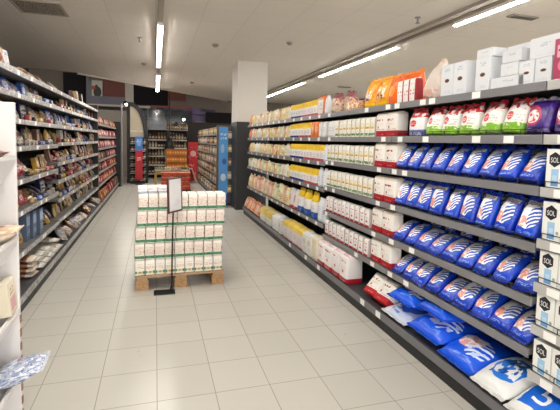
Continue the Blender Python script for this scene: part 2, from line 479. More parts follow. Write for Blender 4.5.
RL = [1.755, 1.5, 1.25, .97, .70, .44]
RF = [1.755, 1.5, 1.23, .94, .54]
SALT = [1.755, 1.5, 1.25, 1.0, .785, .575, .34]
rnd = lambda a, b: random.uniform(a, b)
BN = ['salt carton bay', 'blue bag bay', 'red-banded flour bay', 'yellow-topped flour bay', 'pale packet bay', 'packet bay by the column']
bay('nearest shelving bay holding white salt cartons', 1, .22, 1.55, SALT, rail=M_rail_hi, guard=(2, 3, 4, 5, 6), tickets={k: (1.44, 1.2) for k in range(7)})
bay('shelving bay full of blue and white bags', 1, 1.55, 2.88, RL, guard=(1, 2, 3, 4, 5),
    tickets={0: (2.82, 2.5, 2.4, 2.0), 1: (2.76, 2.45, 1.75, 1.98), 2: (2.82, 2.68), 3: (2.82,), 4: (2.82, 2.55), 5: (2.82, 2.6), 'base': (2.84,)})
bay('shelving bay of white flour packs with red and green bands', 1, 2.88, 4.21, RL,
    tickets={0: (2.95, 3.3, 4.12), 1: (3.0, 4.1), 2: (3.05, 4.0, 4.15), 3: (3.05, 3.95, 4.15), 4: (3.1, 4.12), 5: (3.1, 3.4), 'base': (3.1, 4.1)})
bay('shelving bay of yellow-topped flour packs', 1, 4.21, 5.54, RF, tickets={k: (4.4, 4.7, 5.0, 5.3) for k in range(5)} | {'base': (4.5, 5.1)})
bay('shelving bay of pale small packets past the yellow-topped flour', 1, 5.54, 6.87, RF, tickets={k: (5.7, 6.0, 6.3, 6.6) for k in range(5)})
bay('last shelving bay before the dark column base', 1, 6.87, 8.2, RF, tickets={k: (7.0, 7.4, 7.8) for k in range(5)})

# ------------------------------------------------------------------ product kinds of the right-hand run
film = dict(rough=.3, spec=.55, vary=.05, bump=.5, warp=.1)
paper = dict(rough=.6, spec=.3, vary=.04)
BLUE = '1747B0'
def blue_mat(nm, blue, white, peach, a):
    return mat(nm, blue, [('rect', .12, .88, .22, .8, '2E62CC'), ('ell', .45, .54, .45, .35, white), ('arcs', .7, .5, .28, .34, 1.1, -.05, .55, 62 + a, -.1, '2458C8'), ('ell', .26, .36, .2, .16, peach), ('noiserect', .05, .42, .22, .46, 8, 8, .56, 'F6EDE8'),
                           ('rect', .1, .9, .83, .95, 'C9C6CC'), ('text', .18, .82, .85, .93, 2, 9, '6E5A6A'), ('rect', 0, 1, 0, .16, blue), ('text', .2, .8, .07, .13, 2, 10, '9DBCF0')], **film)
M_blue = [blue_mat('blue_bag_film_a', '0C38BE', 'F6F7FA', 'EE9C88', 0), blue_mat('blue_bag_film_b', '0F42CC', 'F8F9FB', 'F0A896', 5)]
M_blue_seal = mat('blue_seal', '0D36B0', rough=.35)
P_blue = [bag('blue_white_bag', .14, .085, .235, (M_blue[k % 2], M_blue_seal), 10 + k) for k in range(4)]
P_bluel = [pillow('blue_white_bag', .14, .075, .24, (M_blue[k % 2], M_blue_seal), 20 + k) for k in range(4)]
M_bigblue = mat('big_blue_film', '1458E4', [('ell', .36, .5, .28, .2, 'EFA99C'), ('noiserect', .1, .6, .34, .7, 7, 7, .5, 'F6ECE8'), ('arcs', .66, .42, .28, .24, 1.0, -.1, .5, 66, .1, 'DCE8FC'), ('noiserect', .3, .9, .22, .5, 8, 10, .62, 'C4D8FA'), ('text', .2, .8, .1, .2, 1, 5, '5F92F4')], **film)
M_bigblue_seal = mat('big_blue_seal', '1A4FC4', rough=.35)
P_bigblue = [pillow('large_blue_bag', .35, .145, .43, (M_bigblue, M_bigblue_seal), 30 + k) for k in range(3)]
M_paleblue = mat('pale_blue_film', 'C9D2E4', [('xband', 0, .22, 'DDE1E8'), ('ell', .55, .5, .32, .3, '2F66D0'), ('text', .2, .5, .1, .4, 3, 6, '6F8FD0')], **film)
P_paleblue = pillow('large_pale_bag', .33, .09, .42, (M_paleblue, mat('pale_seal', 'D5DAE2', rough=.4)), 36)
M_wb = mat('white_blue_film', 'E3E5E4', [('ell', .5, .46, .36, .3, '2B7BE0'), ('noiserect', .2, .8, .25, .7, 6, 6, .54, 'E9EEF4'), ('noiserect', .2, .8, .2, .6, 9, 7, .6, '1A4FA8')], **film)
M_wb5 = mat('white_five_film', 'E6E7E5', [('rect', .1, .9, .1, .62, '1E6FE2')], **film)
P_wb = pillow('large_white_bag', .235, .125, .40, (M_wb, mat('clear_white_seal', 'DCDCD8', rough=.3)), 37)
P_wb5 = pillow('large_white_bag', .28, .125, .42, (M_wb5, MATS['clear_white_seal']), 38)

M_green = mat('green_base_bag', 'EFEDE8', [('rect', 0, 1, 0, .3, '7DB32C'), ('text', .1, .9, .05, .18, 2, 12, 'A9D05A'), ('noiserect', 0, 1, .2, .32, 5, 6, .52, 'DCE6C4'), ('band', .76, 1.0, 'C0262E'), ('noiserect', 0, 1, .68, 1, 5, 6, .5, 'E4D4D2'), ('noiserect', 0, 1, .72, 1, 7, 6, .58, '8E1822'), ('ell', .42, .5, .16, .13, 'D2333A'), ('text', .3, .55, .44, .56, 2, 14, 'F0D6D4'), ('text', .6, .92, .34, .6, 3, 12, 'C9B9B4')], **film)
M_redseal = mat('red_seal', 'B3242C', rough=.35)
P_green = [bag('red_top_bag', .155, .11, .2, (M_green, M_redseal), 40 + k) for k in range(3)]
M_bluebase = mat('blue_base_bag', 'EDEBEA', [('rect', 0, 1, 0, .26, '6A72B4'), ('text', .1, .9, .05, .2, 2, 10, 'D8D9EA'), ('band', .72, 1.0, 'CC3438'), ('noiserect', 0, 1, .7, 1, 6, 6, .55, 'E9DEDC'), ('ell', .45, .5, .2, .13, 'D2333A'), ('text', .3, .6, .44, .56, 2, 14, 'F0D6D4')], **film)
P_bluebase = bag('red_top_bag', .17, .11, .205, (M_bluebase, M_redseal), 44)
M_purple = mat('purple_bag', '3B1F78', [('noise', 5, 5, .6, '56329C'), ('ell', .36, .52, .34, .3, 'B52A52'), ('ell', .38, .5, .24, .2, 'EFE6E8'), ('noiserect', .16, .6, .34, .66, 8, 8, .55, 'D23A52'), ('rect', 0, 1, 0, .2, '2A1650'), ('text', .05, .95, .06, .16, 2, 14, '8C78C0')], **film)
P_purple = [bag('purple_bag', .16, .12, .2, (M_purple, mat('purple_seal', 'A59AB8', rough=.3)), 46 + k) for k in range(2)]

M_carton = mat('white_carton', 'D9DCE0', [('text', .3, .72, .76, .9, 3, 10, 'A4B0BC'), ('ell', .52, .5, .2, .07, 'B9A8A2'), ('ell', .52, .5, .17, .055, '4E2420'), ('text', .2, .8, .1, .2, 2, 14, 'C2C4C6')], rough=.5, vary=.03)
M_carton_p = mat('white_carton_plain', 'D7DADE', [('text', .36, .7, .55, .75, 2, 10, 'A8B2BC'), ('text', .2, .8, .12, .2, 1, 14, 'CBCCCE')], rough=.5, vary=.03)
M_cflap = mat('carton_flap', 'CDD0D4', rough=.55)
P_tallc = carton('white_carton', .114, .1, .2, (M_carton, M_cflap))
P_midc = carton('white_carton', .106, .1, .19, (M_carton, M_cflap))
P_ovalc = carton('white_carton', .09, .1, .121, (M_carton, M_cflap))
P_smallc = carton('white_carton', .115, .1, .066, (M_carton_p, M_cflap))
P_flatc = carton('white_carton', .12, .1, .05, (M_carton_p, M_cflap))
P_lowc = carton('white_carton', .22, .11, .062, (M_carton_p, M_cflap))
P_longc = carton('white_carton', .17, .11, .055, (M_carton_p, M_cflap))
P_bigc = carton('white_carton', .165, .12, .1, (M_carton_p, M_cflap))
M_pinkc = mat('pink_carton', 'A83A5C', [('rect', .15, .85, .55, .85, 'E2A6B8'), ('ell', .5, .35, .3, .15, 'D8748F'), ('text', .2, .8, .6, .8, 2, 8, '8A2448')], rough=.5)
P_pinkc = carton('pink_carton', .1, .09, .19, (M_pinkc, mat('pink_flap', 'B04A68', rough=.5)))

M_redwhite = mat('red_white_pack', 'EBE7E2', [('xband', .88, 1.0, 'A03038'), ('text', .2, .4, .3, .6, 2, 8, 'C05A58'), ('text', .55, .8, .3, .6, 2, 8, 'C05A58'), ('text', .15, .8, .75, .85, 1, 10, 'CBB8B2')], **paper)
P_redwhite = pack('white_paper_pack', .078, .07, .175, (M_redwhite, mat('paper_top', 'E2DDD6', rough=.65)), 50)
M_greenpk = mat('green_band_pack', 'EEEADF', [('band', .08, .22, '4F8044'), ('noiserect', 0, 1, .08, .24, 6, 9, .54, 'DDE0C4'), ('rect', .1, .9, .42, .6, 'E9D9A4'), ('text', .08, .92, .44, .6, 1, 6, 'C08A1E'), ('text', .15, .85, .64, .76, 2, 9, 'C6B8A2'), ('text', .2, .8, .28, .38, 2, 9, 'CDC2AE'), ('xband', 0, .05, 'B9B2A4'), ('xband', .96, 1, 'B9B2A4')], **paper)
P_greenpk = [pack('green_band_flour_pack', .084, .07, .178, (M_greenpk, MATS['paper_top']), 52 + k) for k in range(2)]
M_palepk = mat('pale_pack', 'E6E4E2', [('text', .2, .8, .4, .7, 3, 9, 'B9B8BC'), ('band', 0, .12, 'C8C6CC')], **paper)
P_palepk = pack('pale_flour_pack', .09, .07, .178, (M_palepk, MATS['paper_top']), 55)
M_redbig = mat('red_band_bag', 'E9E5DE', [('band', 0, .26, 'B01C28'), ('text', .2, .8, .08, .16, 1, 10, 'D8686A'), ('text', .1, .66, .66, .8, 1, 8, 'A82A28'), ('text', .1, .9, .3, .36, 1, 8, 'B9A296'), ('rect', .2, .3, .36, .46, 'A8423C'), ('text', .2, .7, .5, .6, 2, 7, 'D8C6B8'), ('band', .9, 1, 'D9CDC0')], **paper)
P_redbig = [pack('red_band_flour_bag', .165, .11, .21, (M_redbig, mat('kraft_top', 'D5C7B6', rough=.65)), 57 + k) for k in range(2)]
M_redsm = mat('red_band_pack', 'ECE8E6', [('band', 0, .14, 'B01C34'), ('text', .18, .82, .7, .84, 1, 6, 'BC3C48'), ('rect', .3, .7, .3, .4, 'AC4A56'), ('text', .2, .8, .46, .64, 3, 8, 'BFA6A6'), ('xband', 0, .05, 'C2B8B4'), ('xband', .96, 1, 'C2B8B4')], **paper)
P_redsm = [pack('red_band_flour_pack', .086, .07, .165, (M_redsm, MATS['paper_top']), 60 + k) for k in range(2)]
M_redmp = mat('red_base_multipack', 'ECE7E6', [('band', 0, .2, 'B82030'), ('text', .2, .8, .07, .14, 1, 8, 'E3A0A0'), ('text', .14, .86, .78, .88, 1, 7, 'C23A48'), ('ell', .5, .42, .1, .06, 'C05A62'), ('text', .2, .8, .5, .64, 2, 9, 'D8C9C9')], rough=.3, vary=.03)
P_redmp = [pack('red_base_flour_sack', .185, .17, .262, (M_redmp, mat('film_top', 'E8D4D4', [('text', .1, .9, 0, 1, 1, 6, 'D89AA4')], rough=.3)), 63 + k) for k in range(3)]

M_yellow = mat('yellow_top_pack', 'E9E6E6', [('band', .66, 1, 'F2C81E'), ('noiserect', 0, 1, .6, .72, 7, 7, .5, 'F4D75A'), ('band', 0, .16, '2C3A86'), ('text', .1, .9, .24, .54, 4, 7, 'A8A0B4'), ('xband', 0, .04, 'B9B4B8')], **paper)
M_yellowr = mat('yellow_top_red_pack', 'E9E5E4', [('band', .66, 1, 'F0C622'), ('noiserect', 0, 1, .6, .72, 7, 7, .5, 'F4D75A'), ('band', 0, .16, 'C2586A'), ('text', .1, .9, .24, .54, 4, 7, 'BCA0A8'), ('xband', 0, .04, 'B9B4B8')], **paper)
M_ytop = mat('yellow_fold', 'F0C93A', rough=.55)
P_yellow = pack('yellow_top_flour_pack', .105, .075, .19, (M_yellow, M_ytop), 66)
P_yellowr = pack('yellow_top_flour_pack', .105, .075, .19, (M_yellowr, M_ytop), 67)
M_ybig = mat('yellow_blue_bag', 'E9E7E6', [('band', .7, 1, 'EBC320'), ('rect', 0, 1, 0, .27, '2F58A6'), ('text', .2, .8, .06, .2, 2, 8, '8FA6D4'), ('text', .2, .8, .4, .6, 2, 8, 'C6C4CC')], **paper)
P_ybig = bag('yellow_blue_flour_bag', .19, .11, .31, (M_ybig, mat('yellow_seal', 'E4BE2A', rough=.5)), 68)
M_wtall = mat('white_tall_bag', 'DFE1E6', [('text', .2, .8, .3, .75, 5, 8, 'B4B9C6'), ('rect', 0, 1, 0, .1, 'B9C0CC')], **paper)
P_wtall = bag('white_tall_bag', .13, .1, .31, (M_wtall, mat('white_seal', 'D9DBDF', rough=.5)), 69)
M_wred = mat('white_red_bag', 'E2DAD8', [('ell', .4, .55, .3, .2, 'D8B9B2'), ('text', .1, .6, .5, .8, 3, 6, 'D2685C'), ('rect', .3, 1, .02, .16, 'B83A48')], **paper)
P_wred = bag('white_red_bag', .2, .11, .29, (M_wred, MATS['white_seal']), 70)
M_orangep = mat('orange_bag', 'E4731E', [('ell', .5, .55, .32, .3, 'E99646'), ('text', .2, .8, .4, .7, 3, 8, 'F2D7B4')], **film)
P_orange = pack('orange_box', .11, .08, .19, (M_orangep, mat('orange_fold', 'DE6A1C', rough=.5)), 71)
M_owin = mat('orange_frame_pack', 'DC7430', [('rect', .12, .88, .08, .82, 'E2DEDB'), ('text', .2, .8, .3, .7, 4, 7, 'A9A6AE')], **film)
P_owin = pack('orange_frame_pack', .2, .08, .215, (M_owin, MATS['orange_fold']), 72)
M_obig = mat('bright_orange_film', 'E8661A', [('noise', 4, 4, .6, 'D8481A'), ('ell', .5, .5, .3, .2, 'F0952E')], **film)
P_obig = bag('orange_bag', .3, .12, .27, (M_obig, mat('orange_seal', 'E08020', rough=.4)), 73)
M_ybag = mat('yellow_orange_film', 'EFA31C', [('noise', 4, 5, .56, 'E8861A'), ('noiserect', .22, .8, .3, .62, 6, 6, .46, 'F2E6D0'), ('noiserect', .2, .7, .24, .42, 7, 9, .5, '5A3A72'), ('noiserect', .3, .8, .4, .56, 9, 9, .58, '8A5A3A'), ('rect', 0, 1, 0, .14, 'F2C21A'), ('noiserect', .2, .8, .6, .85, 6, 6, .56, 'F4D06A')], **film)
P_ybag = [bag('yellow_orange_bag', .19, .13, .25, (M_ybag, mat('amber_seal', 'EBA028', rough=.4)), 74 + k) for k in range(2)]
M_rice = mat('rice_bag_film', 'C9AC90', [('noise', 7, 7, .55, 'D8C3AA'), ('band', .78, 1.0, '8E4A52'), ('noiserect', .6, 1, .4, 1, 5, 5, .55, 'A05A5A'), ('ell', .4, .45, .22, .2, 'B8937A')], **film)
P_rice = [bag('rice_bag', .21, .11, .2, (M_rice, mat('plum_seal', '7C4450', rough=.4)), 77 + k) for k in range(2)]
M_cream = mat('cream_orange_bag', 'DDD6C2', [('rect', 0, 1, 0, .3, 'D88A3A'), ('ell', .5, .6, .3, .2, 'B9C2B0'), ('xband', .85, 1, 'C0603A')], **film)
P_cream = bag('cream_orange_bag', .16, .09, .18, (M_cream, mat('cream_seal', 'D8D2BE', rough=.4)), 79)
M_osmall = mat('small_orange_pack', 'D9C7A2', [('noise', 4, 4, .52, 'D9702A'), ('ell', .5, .5, .25, .3, 'EBDDBE')], **film)
P_osmall = pack('small_orange_pack', .085, .06, .085, (M_osmall, MATS['orange_fold']), 80)
M_beige = mat('beige_bag_film', 'D2C4BA', [('noise', 4, 4, .56, 'E2D2C6'), ('noiserect', 0, 1, 0, .25, 5, 5, .5, 'DDA79A')], **film)
P_beige = bag('beige_bag', .21, .13, .26, (M_beige, mat('beige_seal', 'D6C2B6', rough=.35)), 81)
for q in [P_beige] + list(P_beige.children):        # gathered to a point on the carton side
    for v in q.data.vertices:
        k = max(0.0, v.co.z / .26) ** 1.6; v.co.x = v.co.x * (1 - .72 * k) + .035 * k
M_blueroll = mat('blue_ring_sack', 'E3E0D6', [('xband', .0, .14, '33459C'), ('rect', .14, 1, .55, 1, 'E3C65A'), ('text', .3, .9, .2, .5, 3, 6, 'C4C0B8')], rough=.35, vary=.04)
P_blueroll = pack('blue_ringed_flour_sack', .33, .2, .22, (M_blueroll, mat('yellowish_top', 'E6D48A', rough=.4)), 82)
M_bluerollw = mat('blue_ring_white_sack', 'E6E6E3', [('xband', .0, .16, '33459C'), ('text', .3, .9, .2, .7, 4, 6, 'C8C8CC')], rough=.35, vary=.04)
P_bluerollw = pack('blue_ringed_flour_sack', .33, .2, .22, (M_bluerollw, mat('white_top', 'E9E8E6', rough=.4)), 83)
M_ymp = mat('yellow_multi', 'DCD4D6', [('band', .72, 1, 'EBCB4A'), ('band', 0, .1, 'C6707C'), ('text', .1, .9, .3, .6, 4, 8, 'C2B4BC')], rough=.4, vary=.05)
P_ymp = [pack('yellow_topped_flour_sack', .19, .17, .25, (M_ymp, mat('yellow_film_top', 'EBD06A', rough=.35)), 84 + k) for k in range(2)]
M_palesack = mat('pale_sack', 'DEDCD6', [('ell', .5, .6, .3, .16, 'C9C2AE'), ('text', .1, .9, .2, .4, 3, 8, 'B9B6B4')], rough=.45, vary=.05)
P_palesack = pack('pale_flour_sack', .15, .15, .25, (M_palesack, MATS['white_top']), 86)
M_beigesack = mat('beige_sack', 'E2D8BE', [('text', .15, .85, .75, .9, 2, 5, 'D09A7A'), ('band', 0, .12, 'CBBF9E')], rough=.5)
P_beigesack = pack('beige_flour_sack', .17, .15, .265, (M_beigesack, mat('beige_fold', 'E0D6C0', rough=.5)), 87)

# ------------------------------------------------------------------ salt cartons with a lettered hexagon
M_salt = mat('salt_carton', 'EBEBE6', [('xband', .97, 1, 'D0D0CB'), ('rect', .3, .68, .06, .5, '9CC3E4'), ('rect', .38, .6, .2, .34, 'B9D6EC'), ('rect', .3, .68, .06, .2, '6FA6D6'), ('ell', .82, .24, .07, .05, '9AA79A')], rough=.45, vary=.02)
M_hex = mat('hexagon_black', '1A1C22', rough=.45)
M_letter = mat('white_lettering', 'F2F2F0', rough=.5)
def text_mesh(s, size, ext=.0006):
    cu = bpy.data.curves.new('lettering', 'FONT'); cu.body = s; cu.size = size; cu.extrude = ext; cu.align_x = 'CENTER'; cu.align_y = 'CENTER'; cu.resolution_u = 3
    o = bpy.data.objects.new('lettering', cu); COL.objects.link(o)
    dg = bpy.context.evaluated_depsgraph_get()
    me = bpy.data.meshes.new_from_object(o.evaluated_get(dg)); bpy.data.objects.remove(o)
    return me
def salt_proto(W=.098, D=.062, H=.164):
    o = carton('salt_carton', W, D, H, (M_salt, mat('salt_flap', 'E2E2DD', rough=.5)))
    h = .036; cz = H * .73
    bm = bmesh.new()
    prism(bm, [(h * math.sin(k * PI / 3) * .9 - .004, cz + h * math.cos(k * PI / 3)) for k in range(6)], 'y', -D / 2 - .0008, -D / 2)
    hexa = newobj('hexagon_badge', bm, M_hex, o, link=False)
    for s, size, dz in (('SOL', .030, -.003),):
        me = text_mesh(s, size)
        for v in me.vertices: v.co = Vector((v.co.x * .8 - .004, -D / 2 - .0012 - v.co.z * .3, v.co.y * 1.15 + cz + dz))
        me.materials.clear(); me.materials.append(M_letter)
        t = bpy.data.objects.new('lettering', me); t.parent = hexa
    return o
P_salt = salt_proto(); P_saltt = salt_proto(.098, .062, .186)
for i, z in enumerate(SALT[2:]):
    zz = z + .019
    for k in range(5):
        put(P_saltt if i < 2 else P_salt, 1.785, 1.487 - k * .101, zz, FR, f'white salt carton with black hexagon, {ORD[k]} from the blue bags, {SHELF[i + 2]} shelf of salt bay', 'salt carton', 'white salt cartons')
# ------------------------------------------------------------------ blue bag bay
S = lambda i, L=RL: L[i] + .0185
bb = 'blue bag bay'
# top shelf
for k, y in enumerate((2.825, 2.745, 2.665)):
    put(P_redwhite, 1.79, y, S(0), FR, f'white paper pack with red side, {ORD[k]} from the orange bag on top shelf', 'flour pack', 'red-sided packs')
put(P_obig, 1.905, 2.93, S(0), FR, 'large orange bag standing behind the red-sided white packs on the top shelf', 'bag')
put(P_beige, 1.79, 2.475, S(0), FR, 'pointed pale beige bag leaning between packs and white cartons on the top shelf', 'bag', ry=.14)
put(P_tallc, 1.79, 2.288, S(0), FR, 'tall white carton with dark oval, beside the beige bag on the top shelf', 'carton', 'white cartons')
put(P_tallc, 1.79, 2.170, S(0), FR, 'tall white carton with dark oval, second from the beige bag on the top shelf', 'carton', 'white cartons')
put(P_midc, 1.79, 1.985, S(0), FR, 'tall white carton with dark oval, third from the beige bag, under a flat carton', 'carton', 'white cartons')
put(P_flatc, 1.80, 1.985, S(0) + .1915, FR, 'flat white carton lying on the third tall carton of the top shelf', 'carton', 'white cartons')
put(P_lowc, 1.79, 1.808, S(0), FR, 'wide low white carton on the top shelf, under two small stacked cartons', 'carton', 'white cartons')
put(P_smallc, 1.79, 1.795, S(0) + .0635, FR, 'small white carton sandwiched between the low wide carton and another', 'carton', 'white cartons')
put(P_smallc, 1.79, 1.79, S(0) + .1315, FR, 'small white carton on top of the two above the low wide carton', 'carton', 'white cartons', yaw=.06)
put(P_midc, 1.915, 1.85, S(0), FR, 'white carton set back behind the low wide carton on the top shelf', 'carton', 'white cartons')
put(P_longc, 1.905, 1.85, S(0) + .1915, FR, 'flat white carton lying at the back above the low wide carton', 'carton', 'white cartons')
put(P_ovalc, 1.79, 1.688, S(0), FR, 'short white carton with dark oval beside the low wide carton', 'carton', 'white cartons')
put(P_ovalc, 1.79, 1.592, S(0), FR, 'short white carton with dark oval beneath the big lying carton near the pink one', 'carton', 'white cartons')
put(P_bigc, 1.80, 1.6, S(0) + .1235, FR, 'big white carton lying on the short oval ones beside the pink carton', 'carton', 'white cartons')
put(P_midc, 1.90, 1.475, S(0, SALT), FR, 'white carton set back behind the pink carton, over the salt', 'carton', 'white cartons')
put(P_bigc, 1.80, 1.415, S(0, SALT) + .192, FR, 'big white carton lying above the pink carton at the near end', 'carton', 'white cartons')
put(P_pinkc, 1.785, 1.482, S(0, SALT), FR, 'pink and magenta carton at the near end of the top shelf', 'carton')
# second shelf
put(P_bluebase, 1.79, 2.63, S(1), FR, 'red-topped white bag with violet base beside the red-banded flour', 'bag')
for k, y in enumerate((2.44, 2.272, 2.104, 1.936, 1.768)):
    put(P_green[k % 3], 1.79, y, S(1), FR, f'red-topped white bag with lime green base, {ORD[k]} from the violet-based bag', 'bag', 'lime-based bags', rx=-rnd(.12, .3), ry=rnd(-.07, .07), yaw=rnd(-.08, .08), sc=.97)
put(P_purple[0], 1.79, 1.625, S(1), FR, 'purple bag with red and white emblem beside the lime-based bags', 'bag', rx=-.1, sc=.92)
put(P_purple[1], 1.79, 1.46, S(1, SALT), FR, 'purple bag with red and white emblem, nearest on the second shelf, above the salt', 'bag', rx=-.1)
# four shelves of blue bags
for i, rng in ((2, .52), (3, .30), (4, .95), (5, .95)):
    P = P_blue if i in (2, 3) else P_bluel
    for k in range(9):
        y = 2.79 - k * .1435
        put(P[(k + i) % 4], 1.79, y, S(i), FR, f'blue and white bag, {ORD[k]} from far end of {SHELF[i]} shelf, blue bag bay', 'flour bag', 'blue and white bags',
            rx=-(rng + rnd(-.1, .1)), ry=rnd(-.1, .1), yaw=rnd(-.12, .12), sc=rnd(.9, .92) if i == 3 else rnd(.85, .88) if i == 2 else rnd(.95, .99))
    for k in range(7):
        put(P_blue[(k + i) % 4], 2.02 if i < 4 else 2.06, 2.72 - k * .17, S(i), FR, f'blue and white bag set back behind the front row, {ORD[k]} from far end, {SHELF[i]} shelf', 'flour bag', 'blue and white bags at the back', rx=-.1, yaw=rnd(-.1, .1), sc=.86)
# floor deck: large lying bags
dz = .1405
put(P_paleblue, 1.69, 2.645, dz, FR, 'large pale bluish bag lying under a blue one beside the fallen red packs', 'large bag', rx=-1.5)
put(P_bigblue[0], 1.71, 2.63, dz + .105, FR, 'large blue bag lying on the pale bag on the floor deck', 'large bag', 'large blue bags', rx=-1.52, yaw=.06, sc=.88)
put(P_bigblue[1], 1.69, 2.295, dz, FR, 'large blue bag lying flat on the floor deck, under another blue bag', 'large bag', 'large blue bags', rx=-1.5)
put(P_bigblue[2], 1.73, 2.28, dz + .163, FR, 'large blue bag lying on top of another, middle of the floor deck', 'large bag', 'large blue bags', rx=-1.53, yaw=-.05, sc=.82)
put(P_bigblue[0], 1.68, 1.972, dz, FR, 'large blue bag lying alone, between blue pile and white bag on floor deck', 'large bag', 'large blue bags', rx=-1.38, yaw=-.03, sc=.87)

def decal(proto, s, size, cx, cz, m, sx=1.0, name='lettering'):
    """lay raised lettering onto the bag's curved front"""
    me = text_mesh(s, size, 0.0)
    bm = bmesh.new(); bm.from_mesh(me)
    bmesh.ops.triangulate(bm, faces=bm.faces); bmesh.ops.subdivide_edges(bm, edges=bm.edges, cuts=3, use_grid_fill=True)
    bv = BVHTree.FromPolygons([v.co for v in proto.data.vertices], [p.vertices for p in proto.data.polygons])
    for v in bm.verts:
        x, z = v.co.x * sx + cx, v.co.y + cz
        h = bv.ray_cast(Vector((x, -1, z)), Vector((0, 1, 0)))
        v.co = Vector((x, (h[0].y if h[0] else -.05) - .002, z))
    newobj(name, bm, m, proto, link=False)
decal(P_wb5, '5', .17, -.02, .15, M_letter, 1.2)
put(P_wb, 1.665, 1.70, dz, FR, 'large white bag with blue print lying between the single blue bag and the numeral bag', 'large bag', rx=-1.4)
put(P_wb5, 1.655, 1.437, dz, FR, 'large white bag with a blue panel and numeral five, under the salt cartons', 'large bag', rx=-1.4)

# ------------------------------------------------------------------ red-banded flour bay
rb = 'red-banded flour bay'
P_obig2 = bag('orange_bag', .15, .1, .235, (M_obig, MATS['orange_seal']), 90)
put(P_obig2, 1.79, 2.955, S(0), FR, 'bright orange bag between yellow bags and red-sided packs on the top shelf', 'bag')
for k, y in enumerate((3.33, 3.135)):
    put(P_ybag[k], 1.79, y, S(0), FR, f'big yellow bag with purple picture, {("farther", "nearer")[k]} of the pair on the top shelf', 'bag', 'yellow bags', rx=-.05)
for k, y in enumerate((3.71, 3.62, 3.53)):
    put(P_osmall, 1.79, y, S(0), FR, f'small low orange and cream pack, {ORD[k]} from the rice bags on the top shelf', 'pack', 'small orange packs')
put(P_cream, 1.88, 3.5, S(0), FR, 'upright cream and orange bag behind the small orange packs, beside yellow bags', 'bag')
for k, y in enumerate((4.06, 3.835)):
    put(P_rice[k], 1.79 + .03 * k, y, S(0), FR, f'brown rice bag with plum seal, {("farther", "nearer")[k]} of two leaning on the top shelf', 'rice bag', 'rice bags', ry=.12)

def row(protos, y0, y1, n, zi, look, ref, cat, group, X=1.79, face=FR, jit=.03, sc=(.97, 1.0), rx=0.0, L=RL, zz=None, name=None, side='right'):
    """n copies spread from y0 (far) to y1 (near)"""
    for k in range(n):
        y = y0 + (y1 - y0) * (k / (n - 1) if n > 1 else .5)
        z = zz if zz is not None else S(zi, L)
        put(protos[(k * 7 + zi) % len(protos)], X + rnd(0, .006), y, z, face, f'{look}, {ORD[k]} from the {ref}', cat, group, rx=rx - (rnd(0, .03) if rx else 0), yaw=rnd(-jit, jit), sc=rnd(*sc))

for i in (1, 2, 3):
    row(P_redbig, 3.10, 2.93, 2, i, 'large white red-based flour bag', f'far end, {SHELF[i]} shelf pair beside blue bags', 'flour bag', 'large red-based bags')
row(P_palepk[:1] if isinstance(P_palepk, list) else [P_palepk], 4.155, 4.06, 2, 1, 'pale plain flour pack beside green-banded packs', 'yellow-topped flour on the second shelf', 'flour pack', 'plain pale packs')
row(P_greenpk, 3.97, 3.23, 9, 1, 'green-banded white flour pack', 'far end of the second shelf row', 'flour pack', 'green-banded packs')
row(P_greenpk, 4.15, 3.24, 11, 2, 'green-banded white flour pack', 'far end of the third shelf row', 'flour pack', 'green-banded packs')
row(P_greenpk, 4.15, 3.24, 11, 3, 'green-banded white flour pack', 'far end of the fourth shelf row', 'flour pack', 'green-banded packs')
row(P_redsm, 4.155, 4.065, 2, 4, 'white flour pack with red band, fifth shelf end pair', 'yellow-topped flour bay', 'flour pack', 'small red-banded packs')
row(P_redsm, 3.95, 3.27, 8, 4, 'white flour pack with red band', 'far end of the fifth shelf row', 'flour pack', 'small red-banded packs')
row(P_redbig, 3.11, 2.94, 2, 4, 'large white red-based flour bag', 'far end, fifth shelf pair beside blue bags', 'flour bag', 'large red-based bags')
row(P_redsm, 4.155, 3.27, 10, 5, 'white flour pack with red band', 'far end of the sixth shelf row', 'flour pack', 'small red-banded packs')
row(P_redbig, 3.11, 2.94, 2, 5, 'large white red-based flour bag', 'far end, sixth shelf pair beside blue bags', 'flour bag', 'large red-based bags')
row(P_redmp, 4.11, 3.545, 4, 0, 'large white red-based sack', 'far end of the floor deck', 'flour sack', 'large red-based sacks', X=1.705, zz=.1405, jit=.02)
for k, y in enumerate((3.06, 2.89)):
    put(P_redbig[k], 1.71, y, .1405, FR, f'toppled white flour bag with red base on floor deck, {("farther", "nearer")[k]} of the two', 'flour bag', 'toppled red-based bags', rx=-.75, yaw=.1)

# ------------------------------------------------------------------ yellow-topped flour bay
for i, n, y0, y1 in ((0, 9, 5.47, 4.60), (1, 7, 5.47, 4.80), (2, 11, 5.47, 4.36), (3, 9, 5.47, 4.55)):
    h = n // 2 + (1 if i == 3 else 0)
    for k in range(n):
        y = y0 + (y1 - y0) * k / (n - 1)
        put(P_yellow if k < h else P_yellowr, 1.79, y, S(i, RF), FR, f'yellow-topped flour pack, {"navy" if k < h else "pink"} base, {ORD[k]} from far end of {SHELF[i]} shelf', 'flour pack', 'yellow-topped packs', yaw=rnd(-.03, .03))
put(P_owin, 1.79, 4.43, S(0, RF), FR, 'orange-framed pack with white window, top shelf between yellow-topped flour and rice', 'pack')
put(P_wtall, 1.79, 4.28, S(0, RF), FR, 'white tall pack beside the brown rice bags on the top shelf', 'pack', sc=.68)
for k, y in enumerate((4.66, 4.54)): put(P_orange, 1.79, y, S(1, RF), FR, f'orange pack on the second shelf, {("farther", "nearer")[k]} of two after the yellow tops', 'pack', 'orange packs')
for k, y in enumerate((4.42, 4.31)): put(P_palepk, 1.79, y, S(1, RF), FR, f'pale plain pack between orange packs and green-banded flour, {("farther", "nearer")[k]} of two', 'flour pack', 'plain pale packs')
